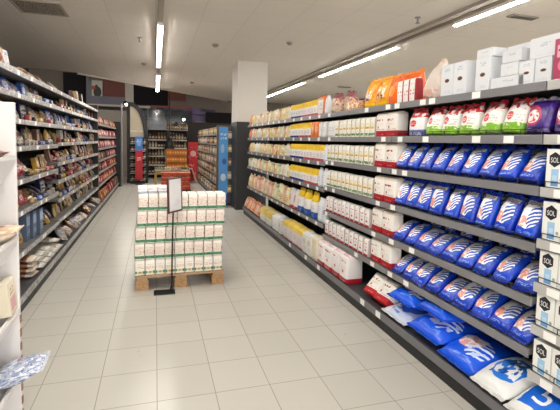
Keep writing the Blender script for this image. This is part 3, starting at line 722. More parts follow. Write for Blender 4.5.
put(P_wtall, 1.79, 4.27, S(2, RF), FR, 'slim greyish pack ending the third shelf of the yellow-topped flour', 'pack', sc=.62)
for k, y in enumerate((4.42, 4.28)): put(P_wtall, 1.79, y, S(3, RF), FR, f'greyish white pack at the fourth shelf end of yellow-topped flour, {("farther", "nearer")[k]} one', 'pack', 'greyish packs', sc=.7)
for k, y in enumerate((4.39, 4.27)): put(P_wtall, 1.79, y, S(4, RF), FR, f'tall greyish white bag on the fifth shelf beside red-banded flour, {("farther", "nearer")[k]} one', 'flour bag', 'tall greyish bags', sc=.88)
for k, y in enumerate((5.08, 4.85, 4.6)): put(P_ybig, 1.79, y, S(4, RF), FR, f'tall yellow-topped flour bag with blue base, {ORD[k]} from the far end of the fifth shelf', 'flour bag', 'tall yellow and blue bags', yaw=rnd(-.1, .1))
for k, y in enumerate((5.44, 5.24)): put(P_wred, 1.79, y + .015, S(4, RF), FR, f'tall white bag with red print left of the yellow and blue bags, {("farther", "nearer")[k]} one', 'flour bag', 'white and red bags', sc=.92)
put(P_beigesack, 1.705, 4.29, .1405, FR, 'tall beige flour sack on the floor deck beside the large red-based sacks', 'flour sack')
for k, y in enumerate((4.62, 4.465)): put(P_palesack, 1.705, y, .1405, FR, f'pale flour sack on the floor deck by the beige sack, {("farther", "nearer")[k]} one', 'flour sack', 'pale sacks')
for k, y in enumerate((5.39, 5.19, 4.99, 4.79)): put(P_ymp[k % 2], 1.705, y, .1405, FR, f'yellow-topped flour sack on the floor deck, {ORD[k]} from the blue-ringed sacks', 'flour sack', 'yellow-topped sacks')

# ------------------------------------------------------------------ the two pale packet bays
PALE = [('cream', 'E4D8B8', [('text', .1, .9, .3, .7, 3, 7, 'C9A25A'), ('band', .0, .12, 'D6C59A')]), ('peach', 'E2B594', [('ell', .5, .5, .3, .25, 'EBD9C6'), ('band', .85, 1, 'D08A5E')]),
        ('white', 'E6E3DC', [('text', .2, .8, .3, .7, 3, 7, 'A9B58A'), ('band', 0, .1, 'C9C3B4')]), ('yellowish', 'E2D29A', [('text', .1, .9, .2, .5, 3, 7, 'A68A3A'), ('rect', .1, .9, .6, .85, 'EFE7CE')]),
        ('orange', 'D9743A', [('noise', 5, 5, .55, 'E9A070'), ('ell', .5, .5, .25, .2, 'F0DCC6')]), ('pale green', 'CFD4B4', [('rect', .1, .9, .3, .6, 'E9E6D4'), ('band', .8, 1, '9DB07A')]),
        ('rosy', 'DDB7AC', [('text', .1, .9, .2, .6, 4, 6, 'B8705E'), ('band', .85, 1, 'C87A6A')])]
PP = []
for k, (nm, c, L) in enumerate(PALE):
    m = mat('pale_packet_' + nm.replace(' ', '_'), c, L, rough=.5, vary=.06); sm = mat('pale_fold_' + nm.replace(' ', '_'), c, rough=.5)
    PP.append((nm, pack('flour_packet', .088, .07, .175, (m, sm), 100 + k, n=16) if k % 2 else bag('flour_packet', .1, .07, .185, (m, sm), 100 + k, n=16)))
seqs = [[1, 2, 3, 0, 2, 3, 1, 3, 3, 0, 2, 3], [2, 1, 3, 3, 1, 0, 3, 2, 1, 3, 0, 2], [3, 0, 3, 1, 3, 4, 3, 0, 3, 2, 2, 2], [1, 0, 3, 5, 1, 3, 5, 2, 0, 2, 3, 2], [0, 6, 1, 0, 5, 0, 3, 6, 3, 6, 1, 6]]
for b, (ya, yb, bn) in enumerate(((5.6, 6.82, 'pale packet bay'), (6.93, 8.14, 'bay by the column'))):
    for i in range(5):
        n = 11 if i < 4 else 9
        for k in range(n):
            y = yb - (yb - ya) * k / (n - 1)
            j = seqs[i][(k + b * 5) % 12]
            if b == 1 and k < 2 and i < 2: j = 4
            nm, p = PP[j]
            put(p, 1.79, y, S(i, RF), FR, f'{nm} packet, {ORD[k]} from far end of {SHELF[i]} shelf, {bn}', 'packet', 'small pale packets', yaw=rnd(-.12, .12), sc=rnd(.9, 1.0) * (1.45 if i == 4 else 1.08 if i in (0,) else 1.0), rx=-rnd(0, .1))
for k, y in enumerate((6.67, 6.30, 5.93)):
    put(P_blueroll if k < 2 else P_bluerollw, 1.705, y, .1405, FR, f'flour sack with dark blue end ring on the floor deck, {ORD[k]} from far end', 'flour sack', 'blue-ringed sacks', yaw=.0)
put(P_palesack, 1.705, 5.66, .1405, FR, 'pale flour sack on the floor deck between blue-ringed and yellow-topped sacks', 'flour sack', sc=.85)
for k in range(9):
    j = (1, 4, 6, 4, 1, 4, 6, 1, 4)[k]
    put(PP[j][1], 1.705, 8.1 - k * .14, .1405, FR, f'{PP[j][0]} packet lying low on the floor deck, {ORD[k]} from the column', 'packet', 'floor deck packets', sc=1.15, rx=-.4)

# ------------------------------------------------------------------ left-hand snack run
LB = [2.0, 1.805, 1.585, 1.35, 1.06, .785, .42]
LC = [2.0, 1.805, 1.585, 1.37, 1.13, .91, .685, .43]
LD = [1.74, 1.47, 1.22, .97, .72, .45]
kw = dict(xf=1.12, xb=1.6, xbase=1.045, base=.12, rail=M_rail_l)
tk = {k: (3.2, 4.1) for k in range(7)}
bay('dark snack bay mostly behind the white rack', -1, 2.91, 4.24, LB, tickets=tk, **kw)
bay('dark snack bay emerging beside the white rack, with tall lower shelf', -1, 4.24, 5.56, LB, tickets={k: (4.5 + .05 * k, 5.3 - .07 * k) for k in range(7)}, guard=(3, 4), **kw)
bay('dark snack bay with eight shelves, after the tall-shelf bay', -1, 5.56, 6.89, LC, tickets={k: (5.8 + .08 * (k % 3), 6.5) for k in range(8)}, **kw)
bay('dark snack bay midway along the dark run', -1, 6.89, 8.22, LC, tickets={k: (7.2, 7.8) for k in range(8)}, **kw)
bay('last tall snack bay before the lower red packet shelves', -1, 8.22, 9.25, LC, tickets={k: (8.5, 8.9) for k in range(8)}, **kw)
for j, nm in enumerate(('first lower shelving bay of red packets past the tall snack run', 'second lower shelving bay of red packets', 'third lower shelving bay of red packets, by the black end panel')):
    bay(nm, -1, 9.33 + j * 1.33, 9.33 + (j + 1) * 1.33, LD, **kw)
struct('trim_2', B(-1.62, -1.13, 9.255, 9.325, 0, 2.12), M_up)
struct('trim_3', B(-1.62, -1.0, 13.34, 13.4, 0, 1.95), M_black)
tp = newobj('support_pole', loft([(0, .03, .03, 2), (.02, .03, .03, 2), (.02, .025, .025, 2), (2.5, .025, .025, 2)], 12), mat('pole_grey', '8E8E90', rough=.4), smooth=False)
tp.location = (-.98, 13.5, 0); tag(tp, 'slim grey vertical pole beside the black end panel of the snack run', 'pole')

SN = [('brown', '5E3620', [('ell', .5, .5, .3, .25, 'B98A52'), ('rect', .1, .9, .75, .9, '2E1C16')]), ('cream', 'B59E74', [('ell', .5, .45, .3, .22, '7E3A24'), ('text', .2, .8, .7, .85, 2, 8, '7A2426')]),
      ('dark red', '7E1420', [('ell', .5, .5, .3, .2, 'D8BE98'), ('noiserect', 0, 1, .7, 1, 6, 6, .55, 'B83A30')]), ('navy', '1C2654', [('swirl', .5, .5, .4, .3, 4, 30, -8, .4, 'C4CCE0'), ('rect', .2, .8, .75, .88, '98A6CC')]),
      ('golden', 'B08A2C', [('ell', .5, .55, .26, .2, 'EAD694'), ('rect', .15, .85, .12, .24, '6E3E14')]), ('clear', '77706A', [('noise', 6, 6, .52, 'C4B8AA'), ('rect', .2, .8, .5, .7, '8A2430')]),
      ('pink', 'AE4E5C', [('ell', .5, .5, .3, .2, 'E6C8C0'), ('rect', 0, 1, 0, .2, '8A2A3A')]), ('blue', '2C58A0', [('ell', .5, .5, .32, .25, 'B6CAE8'), ('text', .2, .8, .7, .85, 2, 8, 'DCE4F0')]),
      ('dark', '221C1C', [('ell', .5, .5, .28, .2, '9A6E40'), ('text', .2, .8, .7, .85, 2, 8, 'B8A888')]), ('white', 'B5B0AC', [('text', .1, .9, .3, .7, 4, 7, '6A6478'), ('rect', .2, .8, .72, .9, '4660A4')])]
SP = []
for k, (nm, c, L) in enumerate(SN):
    L = L + [('noiserect', .05, .95, .1, .9, 5 + k % 3, 5, .58, ('D9CDB8', '3A1E1A', 'A83A30', 'C9B06A', '4A5A90')[k % 5]), ('noiserect', .05, .95, .1, .9, 9, 8, .62, ('2A2020', 'CFC4B4', 'E2D8C8', '5A2420', 'D8C890')[k % 5])]
    m = mat('snack_film_' + nm.replace(' ', '_'), c, L, rough=.35, vary=.15, bump=.5, warp=.12); sm = mat('snack_seal_' + nm.replace(' ', '_'), c, rough=.35, vary=.1)
    SP.append((nm, pillow('snack_bag', .155, .055, .2, (m, sm), 120 + k, n=20, e0=3.2), pillow('snack_packet', .13, .045, .15, (m, sm), 140 + k, n=16, seals=False, e0=3.2), carton('snack_box', .12, .05, .165, (m, sm), flap=False, bevel=.002), pack('small_packet', .12, .05, .055, (m, sm), 150 + k, n=14)))
BUSY = ['E0D6C4', '2A1E1C', 'A83028', '3A4A8A', 'C9A24A']
def snack(j, y, z, lab, small=False, rx=None, X=-1.135, sc=1.0, grp='snack bags', yaw=None, hmax=.3):
    nm, a, b, c = SP[j][:4]; q = random.random()
    if q < .2:
        return put(c, X - (.06 if z > .3 and X < -1.1 else 0) - rnd(0, .02), y, z, FL, f'{nm} {lab}', 'snack packet', grp, rx=-rnd(0, .25), yaw=rnd(-.25, .25), sc=sc * rnd(.8, 1.05), hmax=hmax)
    r = -rnd(1.15, 1.45) if q < .42 else (-rnd(.1, .65) if rx is None else rx + rnd(-.25, .25))
    return put(b if small else a, X - (.06 if z > .3 and X < -1.1 else 0) - rnd(0, .03), y, z, FL, f'{nm} {lab}', 'snack bag', grp, rx=r, ry=rnd(-.3, .3), yaw=rnd(-.4, .4) if yaw is None else yaw, sc=sc * rnd(.76, 1.0), hmax=hmax)
random.seed(21)
bnA = 'shelf behind the white rack'
for i in (0, 1):
    for k in range(6):
        y = 4.15 - k * .165
        snack((9, 1, 3, 7, 9, 0)[k] if i == 0 else (7, 9, 1, 8, 3, 1)[k], y, S(i, LB), f'snack bag, {ORD[k]} from next bay, {SHELF[i]} dark shelf above white rack', rx=-.2, sc=1.2 if i == 0 else 1.0, hmax=.3 if i == 0 else .145)
for i in range(2, 7):
    for k in range(5):
        snack((3 * k + i * 2) % 10, 4.12 - k * .25, S(i, LB), f'snack bag, {ORD[k]} from next bay, {SHELF[i]} dark shelf behind the white rack', hmax=LB[i - 1] - LB[i] - .05)
lay = {0: [1, 0, 1, 5, 1, 0, 9, 1, 8], 1: [3, 1, 2, 3, 0, 9, 7, 7, 9], 2: [1, 0, 8, 9, 3, 8, 3, 5, 2], 3: [4, 0, 8, 0, 8, 1, 8, 5, 1], 4: [0, 1, 0, 4, 4, 4, 5, 6, 6], 5: [8, 3, 3, 0, 8, 1, 6, 6, 4], 6: []}
for i in range(6):
    for k, j in enumerate(lay[i]):
        y = 5.48 - k * .143
        gap = (LB[i - 1] - LB[i]) if i else .3
        flat = i == 0 or i == 5
        snack(j, y, S(i, LB), f'snack bag, {ORD[k]} from far end of {SHELF[i]} shelf beside white rack', rx=-1.0 if flat else None, hmax=(gap - .05))
M_slate = mat('slate_box', '4A5A72', [('rect', .1, .9, .55, .9, '8FA4C0'), ('text', .2, .8, .2, .45, 3, 7, '9AA8BC')], rough=.45)
P_slate = carton('slate_blue_box', .13, .07, .27, (M_slate, mat('slate_flap', '44536A', rough=.5)))
for k, y in enumerate((4.87, 4.70, 4.55)): put(P_slate, -1.15 - .02 * k, y, S(6, LB), FL, f'slate blue box standing on the tall lower shelf, {ORD[k]} from its far end', 'box', 'slate blue boxes')
for k, (j, y) in enumerate(((4, 5.45), (8, 5.3), (4, 5.13), (9, 5.0), (4, 4.42), (0, 4.30))):
    snack(j, y, S(6, LB), f'snack bag, {ORD[k]} along the tall lower shelf with the slate boxes', rx=-.5)
# bread and flat loaves on the deck
M_loafbag = mat('white_loaf_bag', 'CDC8BE', [('noise', 3, 6, .55, 'B9B2A6'), ('text', .1, .9, .2, .8, 6, 5, 'A9A8A8')], rough=.3, vary=.06)
P_loaf = pillow('flat_bread_bag', .19, .06, .42, (M_loafbag, mat('loaf_seal', 'C4C0B8', rough=.35)), 161)
for k in range(5):
    put(P_loaf, -1.07, 5.44 - k * .2, .1405, FL, f'lower white bag of flat bread on the floor deck, {ORD[k]} from far end', 'bread bag', 'flat bread bags', rx=-1.5, yaw=rnd(-.05, .05))
    if k != 1: put(P_loaf, -1.10, 5.44 - k * .2, .212, FL, f'upper white bag of flat bread on another, {ORD[k]} from far end of deck', 'bread bag', 'flat bread bags', rx=-1.5, yaw=rnd(-.05, .05), sc=.97)
M_round = mat('round_bread', '7A4E34', [('noise', 4, 4, .55, '96694A'), ('band', 0, .3, 'C9BEB0')], rough=.5, vary=.1)
P_round = pillow('round_bread_pack', .2, .05, .2, (M_round, mat('bread_seal', 'BBAEA0', rough=.3)), 165)
for k in range(4):
    put(P_round, -1.075, 4.36, .1405 + k * .047, FL, f'round brown bread pack in the pile beside the white rack, {ORD[k]} from the bottom', 'bread pack', 'round bread packs', rx=-1.52, yaw=rnd(-.2, .2), sc=.95)
# the three further tall bays
pal = [[0, 1, 8, 0, 1, 5, 8], [8, 3, 9, 0, 2, 7, 1], [7, 9, 3, 1, 5, 3, 7], [3, 1, 0, 8, 1, 4, 9], [0, 2, 8, 1, 4, 6, 0], [6, 0, 1, 2, 8, 6, 3], [0, 8, 1, 0, 9, 1, 4], [3, 9, 5, 8, 1, 4, 0]]
for b, (ya, yb, bn) in enumerate(((5.63, 6.83, 'third dark bay'), (6.96, 8.16, 'fourth dark bay'), (8.29, 9.19, 'fifth dark bay'))):
    for i in range(8):
        n = 9 if b < 2 else 7
        for k in range(n):
            y = yb - (yb - ya) * k / (n - 1)
            j = pal[i][(k * 3 + b * 2 + (k * k) % 5) % 7]
            if b == 1 and i == 3 and k in (2, 3): j = 2
            if b == 0 and i == 4 and k == 7: j = 2
            small = not (b == 0 and i in (3, 4))
            snack(j, y, S(i, LC), f'snack packet, {ORD[k]} from the far end of the {SHELF[i]} shelf, {bn}', small=True, rx=None if i else -.9, grp='snack packets', sc=1.12, hmax=(LC[i - 1] - LC[i] - .05) if i else .3)
    for k in range(6 if b < 2 else 4):
        j = (5, 9, 0, 9, 1, 9)[k]
        snack(j, yb - .03 - k * .2, .1405, f'snack bag on the floor deck, {ORD[k]} from the far end, {bn}', X=-1.065, rx=-.9, sc=1.15, hmax=.23)
random.seed(33)
for b, (ya, yb, bn) in enumerate(((4.32, 5.48, 'second dark bay'), (5.63, 6.83, 'third dark bay'), (6.96, 8.16, 'fourth dark bay'))):
    for i in range(1, 7):
        if b == 0 and i == 6: continue
        zz = (LB if b == 0 else LC)[i]
        n = (5, 5, 4)[b]; q = rnd(0, .12)
        for k in range(n):
            y = yb - q - k * (yb - ya - .1) / n; j = (k * 4 + i * 3 + b * 7) % 10
            put(SP[j][4], -1.139, y, zz + .0185, FL, f'low {SP[j][0]} packet at shelf edge, {ORD[k]} from far end, {SHELF[i]} shelf, {bn}', 'snack packet', 'small packets at the shelf edge', yaw=rnd(-.3, .3), sc=rnd(.8, 1.1))
RD = [('red', '8E1E22', [('noiserect', .05, .95, .1, .9, 6, 7, .55, 'C8958A'), ('ell', .5, .5, .3, .2, 'DDB8AE'), ('text', .2, .8, .7, .85, 2, 8, 'E4C8B8')]), ('rose', '9A4A50', [('noiserect', .05, .95, .1, .9, 6, 7, .55, 'D2B0A6'), ('ell', .5, .5, .3, .25, 'E0C4BC')]), ('orange', '9A4E26', [('noiserect', .05, .95, .1, .9, 7, 7, .56, 'CDA87A'), ('rect', .15, .85, .3, .6, 'D9B890')]), ('tan', '6E543C', [('noiserect', .05, .95, .1, .9, 7, 7, .54, 'B9A284'), ('ell', .5, .5, .3, .2, 'CDB898')]), ('crimson', '5A1A22', [('noiserect', .05, .95, .1, .9, 7, 7, .55, 'A8786E'), ('rect', .2, .8, .4, .7, 'D8A49A')])]
RP = []
for k, (nm, c, L) in enumerate(RD):
    m = mat('red_packet_' + nm, c, L, rough=.4, vary=.1)
    RP.append((nm, pack('biscuit_packet', .12, .07, .16, (m, mat('red_packet_fold_' + nm, c, rough=.45)), 170 + k, n=14)))
for b in range(3):
    for i in range(7):
        for k in range(9):
            y = 9.33 + b * 1.33 + 1.25 - k * .1425
            j = ((3, 2, 0) if i == 0 else (1, 0, 1, 6) if i in (1, 2) else (0, 2, 0, 3, 4))[(k * 5 + b + i) % (3 if i == 0 else 4 if i in (1, 2) else 5)] % 5
            nm, p = RP[j]
            put(p, -1.135 if i < 6 else -1.065, y, S(i, LD) if i < 6 else .1405, FL, f'{nm} biscuit packet, {ORD[k]} from far end, {SHELF[i]} shelf, {ORD[b]} low bay by the pole', 'biscuit packet', 'biscuit packets', yaw=rnd(-.2, .2), rx=-rnd(0, .35), sc=rnd(.75, .95) * (1.1 if i < 6 else 1.3))

# ------------------------------------------------------------------ white rack in the near corner
M_rack = mat('white_rack', 'D9D6D4', rough=.5)
M_rack_s = mat('rack_seam', '8E6A52', rough=.6)
t = empty('display_rack', (-.75, 1.3, 0)); tag(t, 'tall white display rack with sloping trays in the near corner', 'display rack')
def rb_(x0, x1, y0, y1, z0, z1, bev=.003): return B(x0 + .75, x1 + .75, y0 - 1.3, y1 - 1.3, z0, z1, bevel=bev)
newobj('end_panel', rb_(-1.0, -.505, 1.785, 1.805, 0, 1.585), M_rack, t)
sm_ = bmesh.new()
for k in range(14): box(sm_, -.505 + .75, -.502 + .75, 1.787 - 1.3, 1.803 - 1.3, .02 + k * .055, .05 + k * .055)
newobj('edge_strip', sm_, M_rack_s, t)
newobj('end_panel', rb_(-1.0, -.505, .6, .62, 0, 1.585), M_rack, t)
newobj('back_panel', rb_(-1.015, -1.0, .6, 1.805, 0, 1.585), M_rack, t)
for zl in (1.385, 1.08, .80, .545):
    bm = bmesh.new()
    prism(bm, [(-.985 + .75, zl - .02), (-.56 + .75, zl - .085), (-.51 + .75, zl), (-.5 + .75, zl), (-.5 + .75, zl - .012), (-.548 + .75, zl - .105), (-.985 + .75, zl - .04)], 'y', .625 - 1.3, 1.782 - 1.3)
    tr = newobj('tray', bm, M_rack, t)
newobj('tray', rb_(-.985, -.505, .625, 1.782, .2, .22), M_rack, t)
def ontray(p, x, y, zl, lab, cat, rx, yaw, rz=FL, dzz=0.0):
    o = dup(p); o.rotation_euler = (rx, 0, rz + yaw)
    v = allverts(p) @ np.array(Euler((rx, 0, rz + yaw)).to_matrix()).T
    # rest on the sloping tray floor
    gx = v[:, 0] + x; fl = zl - .02 - (gx + .985) * (.065 / .425)
    fl = np.where(gx > -.563, np.where(gx > -.497, -9.0, zl - .085 + np.clip((gx + .56) / .05, 0, 1) * .087), fl)
    dz_ = (fl - v[:, 2]).max() + .009 + dzz
    o.location = (x, y, dz_); tag(o, lab, cat)
P_tan = pillow('tan_bag', .12, .05, .15, (mat('tan_film', 'C4A98C', [('noise', 4, 4, .55, 'DCCDB8'), ('ell', .5, .5, .3, .2, '8A5A40')], rough=.35), mat('tan_seal', 'CDBBA4', rough=.4)), 180)
P_cbox = carton('cream_box', .11, .06, .12, (mat('cream_box_print', 'D6CCB6', [('rect', .15, .85, .1, .5, 'C79A9A'), ('text', .2, .8, .6, .85, 2, 7, 'A98A6A')], rough=.5), mat('cream_flap', 'DED6C4', rough=.5)))
P_clear = pillow('clear_blue_bag', .15, .06, .19, (mat('clear_blue_film', 'AEB6C8', [('noise', 8, 12, .55, '8A97B4'), ('noise', 12, 9, .58, 'DADDE2'), ('noise', 16, 10, .62, '5E6E98'), ('noiserect', .3, .7, .5, .75, 9, 9, .6, 'B85A5A')], rough=.25), mat('clear_seal', 'C4CAD8', rough=.25)), 182)
P_brown = pillow('brown_bag', .12, .06, .16, (mat('brown_film', '7A4A38', [('ell', .5, .5, .3, .25, 'A87A5A')], rough=.4), mat('brown_seal', '6A4032', rough=.4)), 183)
ontray(P_brown, -.665, 1.68, 1.385, 'small brown bag lying in the top tray of the white rack', 'snack bag', 1.35, 0)
ontray(P_tan, -.615, 1.70, 1.08, 'tan bag lying over the lip of the second tray of the white rack', 'snack bag', 1.3, .1)
ontray(P_tan, -.63, 1.45, 1.08, 'tan bag nearer the viewer in the second tray of the white rack', 'snack bag', -1.2, .1)
ontray(P_cbox, -.53, 1.715, .80, 'cream box standing in the third tray of the white rack', 'box', -.1, .1)
ontray(P_clear, -.575, 1.69, .545, 'clear bluish bag poking out of the lowest visible tray of the white rack', 'bag', 1.3, .05)
ontray(P_clear, -.68, 1.40, .545, 'clear bluish bag nearer the viewer in the lowest visible rack tray', 'bag', -.9, .1)

# ------------------------------------------------------------------ pallet with flour
M_wood = mat('pallet_wood', 'B39470', [('noise', 2, 14, .55, '9E8060')], rough=.75, vary=.08)
M_blockw = mat('pallet_block', 'B08C64', [('noise', 6, 6, .55, '98744E')], rough=.8, vary=.1)
PXc, PYc = .235, 4.47
pal_ = empty('wooden_pallet', (PXc, PYc, 0), .02); tag(pal_, 'small wooden pallet under the stacked flour packs on the tiled floor', 'pallet')
for y in (-.29, -.15, 0, .15, .29):
    newobj('deck_board', B(-.425, .425, y - .055, y + .055, .122, .144, bevel=.002), M_wood, pal_)
for x in (-.365, .0, .365):
    newobj('stringer_board', B(x - .05, x + .05, -.345, .345, .1, .1218, bevel=.002), M_wood, pal_)
    for y in (-.29, 0, .29): newobj('block', B(x - .06, x + .06, y - .05, y + .05, .0, .0998, bevel=.003), M_blockw, pal_)
M_pk = mat('pallet_flour_pack', 'EAE5DA', [('band', .06, .23, '4C9468'), ('noiserect', 0, 1, .06, .23, 5, 6, .54, '2A7450'), ('rect', .06, .94, .3, .84, 'E9DDD2'), ('text', .1, .9, .32, .82, 5, 6, 'D6B5A6'), ('xband', 0, .045, 'B9AA9E'), ('xband', .96, 1, 'B9AA9E'), ('ell', .98, .5, .07, .1, '9A6A5C')], rough=.55, vary=.03)
M_pky = mat('pallet_flour_pack_yellow', 'EFEBE2', [('band', .14, .26, 'BCD0B4'), ('ell', .5, .2, .16, .07, 'C99A3A'), ('rect', .78, 1, .12, .28, '3E8A66'), ('rect', 0, .2, .12, .28, '3E8A66'), ('text', .1, .9, .44, .62, 2, 9, 'C8923A'), ('text', .2, .8, .66, .76, 2, 10, 'CDB8A8'), ('xband', 0, .045, 'B9AA9E'), ('xband', .96, 1, 'B9AA9E')], rough=.55, vary=.03)
M_pkl = mat('pallet_flour_pack_lilac', 'ECE9EA', [('text', .12, .88, .5, .72, 2, 9, '9A93C4'), ('band', .1, .24, '8FA8C0')], rough=.55, vary=.03)
M_pktop = mat('pallet_pack_top', 'F1EEE7', rough=.6)
P_pk = [pack('flour_pack', .0928, .116, .157, (M_pk, M_pktop), 190 + k) for k in range(2)]
P_pky = pack('flour_pack', .0928, .116, .157, (M_pky, M_pktop), 193)
P_pkl = pack('flour_pack', .0915, .15, .07, (M_pkl, M_pktop), 194)
offs = [-.008, -.012, -.002, .012, .024]
LAY = ['bottom', 'second', 'third', 'fourth', 'fifth']
ROWN = ['front', 'second', 'third', 'back']
ca, sa = math.cos(.02), math.sin(.02)
def onpal(p, x, y, z, lab, grp):
    o = dup(p); o.location = (PXc + x * ca - y * sa, PYc + x * sa + y * ca, z + .001); o.rotation_euler = (0, 0, .02 + rnd(-.012, .012)); tag(o, lab, 'flour pack', grp)
for l in range(5):
    for r in range(4 if l < 4 else 2):
        for c in range(9):
            x = -.376 + c * .0935 + offs[l]; y = -.275 + r * .122
            p = P_pky if (l == 0) else P_pk[(c + l) % 2]
            look = 'yellow-printed flour pack' if l == 0 else 'green-banded flour pack'
            onpal(p, x, y, .144 + l * .1575, f'{look}, {ORD[c]} from snack side, {ROWN[r]} row, {LAY[l]} layer of pallet', 'palletised flour packs')
for c in range(4):
    onpal(P_pkl, -.36 + c * .0935, -.275 + .105, .144 + 5 * .1575, f'lilac-printed flour pack lying atop the pallet stack, {ORD[c]} from the snack side', 'lilac-printed packs')

# ------------------------------------------------------------------ sign stand
st = empty('sign_stand', (.155, 4.04, 0)); tag(st, 'black floor stand holding a blank framed sign before the flour pallet', 'sign stand')
newobj('base_plate', B(-.17, .025, -.085, .035, 0, .012, bevel=.004), M_black, st)
bm = bmesh.new(); tube(bm, [(-.005, -.0, .012), (0, -.02, .5), (.004, -.06, .775)], .008, 10); newobj('pole', bm, M_black, st)
newobj('pole_socket', loft([(.012, .016, .016, 2), (.05, .014, .014, 2)], 14), M_black, st).location = (-.005, 0, 0)
fr_ = bmesh.new(); W_, H_ = .112, .162
for a in ((-W_, W_, -.008, .008, -H_, -H_ + .016), (-W_, W_, -.008, .008, H_ - .016, H_), (-W_, -W_ + .014, -.008, .008, -H_ + .016, H_ - .016), (W_ - .014, W_, -.008, .008, -H_ + .016, H_ - .016)): box(fr_, *a)
fo = newobj('sign_frame', fr_, mat('sign_frame_brown', '5A3A36', rough=.5), st)
fo.location = (.018, -.085, .948); fo.rotation_euler = (-.03, 0, .94)
newobj('sign_sheet', B(-W_ + .014, W_ - .014, -.004, .004, -H_ + .016, H_ - .016), mat('sign_sheet', 'E4E4E6', [('noise', 1, 2, .5, 'EAEAEC')], rough=.3), fo)
bm = bmesh.new(); tube(bm, [(.004, -.06, .772), (.018, -.085, .792)], .007, 8); newobj('clamp', bm, M_black, st)

# ------------------------------------------------------------------ far end of the shop
def at(u, v, Y):
    """where the sight line through a photo pixel meets the upright plane at distance Y"""
    d = R3 @ Vector(((u - PX) / Fpx, (v - PY) / Fpx, 1)); k = Y / d.y
    return d.x * k, CH + d.z * k
def wallbox(u0, v0, u1, v1, Y, dep=.08):
    x0, z1 = at(u0, v0, Y); x1, z0 = at(u1, v1, Y)
    return B(min(x0, x1), max(x0, x1), Y, Y + dep, min(z0, z1), max(z0, z1))
# upper storey seen above the slanting ceiling edge
YW = 17.0
M_cream = mat('upper_cream', 'CFC6BA', rough=.8); M_brownp = mat('upper_brown', '7A463C', rough=.7); M_greyp = mat('upper_grey', '7A7884', rough=.7); M_void = mat('upper_void', '141113', rough=.9)
struct('wall_upper', B(-4.4, 8.5, YW + .3, YW + .4, 2.55, CZ + 1.55), mat('upper_wall', '84786F', rough=.85))
struct('window_1', wallbox(63, 72, 86, 104, YW + .1), M_void)
struct('trim_4', wallbox(86, 72, 89, 104, YW - .02), M_greyp)
struct('trim_5', wallbox(125, 78, 133.5, 106, YW), M_cream)
struct('trim_6', wallbox(103, 76, 125, 98, YW + .1), M_brownp)
struct('trim_7', wallbox(88, 95.5, 125, 106, YW - .1), M_greyp)
struct('window_2', wallbox(133.5, 84, 168, 106, YW + .1), M_void)
struct('trim_8', wallbox(168, 88, 186, 101, YW + .1), M_brownp)
pt = newobj('wall_poster', wallbox(89, 80, 102.5, 97, YW - .02, .02), mat('poster_print', 'C9BFB2', [('ell', .62, .3, .3, .34, '2A2226'), ('ell', .55, .62, .12, .12, '3A2A2A'), ('ell', .28, .55, .2, .12, 'B04A3C'), ('rect', 0, .2, 0, 1, '6E7A6A')], rough=.5))
tag(pt, 'cream poster with a dark figure and red patch high on the far upper wall', 'poster')
# beam and pale wall under it
struct('trim_9', wallbox(88, 103.5, 150, 108, YW - .3, .3), mat('beam_pale', 'D0C6BA', rough=.7))
struct('wall_far', wallbox(60, 108, 128, 190, YW - .1), mat('far_wall_grey', 'B0A79C', rough=.85))
# glazed mall front with a dim corridor behind it
M_glass = mat('dark_glass', '2B3440', rough=.08, spec=.8, alpha=.55)
M_corr = mat('corridor_wall', '84868E', [('xband', .62, 1, '7A6A94'), ('band', 0, .3, '4A5A6C'), ('band', .55, .6, '8A8C92'), ('noise', 3, 9, .58, '4A4C54')], rough=.7)  # purple band at one end is a glow painted into the wall colour
struct('wall_corridor', wallbox(140, 106, 215, 140, YW + .25, .04), M_corr)
struct('window_3', wallbox(148, 109, 192, 137, YW - .05, .012), M_glass)
struct('trim_10', wallbox(148, 105, 192, 109, YW - .08, .06), mat('red_band', '9A4A50', rough=.6))
struct('trim_11', wallbox(147, 105, 148.5, 140, YW - .08, .06), mat('mullion', '8E8A88', rough=.5))
struct('trim_12', wallbox(148, 136.5, 176, 138.5, YW - .2, .06), mat('dark_rail', '2A2A2E', rough=.5))
struct('wall_far_right', wallbox(186, 122, 240, 185, YW - .1), mat('far_wall_dark', '3A3634', rough=.85))
struct('window_4', wallbox(206, 112, 232, 124, YW - .02), M_void)
struct('wall_far_low', wallbox(120, 138, 188, 187, YW - .02), mat('far_low', '2C2826', rough=.85))

# ceiling spotlights of the wine corner
def spot(x, y, z, lab, energy):
    t = empty('track_spotlight', (x, y, z)); tag(t, lab, 'spotlight')
    newobj('lamp_head', loft([(-.09, .075, .075, 2), (.05, .065, .065, 2), (.09, .03, .03, 2)], 16), M_black, t)
    newobj('lit_lens', loft([(-.097, .035, .035, 2), (-.0905, .04, .04, 2)], 16), mat('spot_lens', 'FFFFFF', emit='FFF3DC', strength=14), t)
    t.rotation_euler = (math.radians(-62), 0, math.radians(12))
    bm = bmesh.new(); tube(bm, [(0, 0, .08), (0, .1, .16)], .02, 8); newobj('bracket', bm, M_black, t)
    L = bpy.data.lights.new('spotlight_beam', 'SPOT'); L.energy = energy; L.spot_size = 2.2; L.spot_blend = .6; L.shadow_soft_size = .05; L.color = (1, .93, .82)
    lo = bpy.data.objects.new('spotlight_beam', L); COL.objects.link(lo); lo.parent = t; lo.location = (0, 0, -.12)
xs, zs = at(126, 103.5, 14.3); spot(xs, 14.25, zs, 'lit black spotlight at the corner of the arched wine panel', 22)
xs, zs = at(183, 118.5, 14.6); spot(xs, 14.6, zs, 'lit black spotlight above the red poster panel', 22)

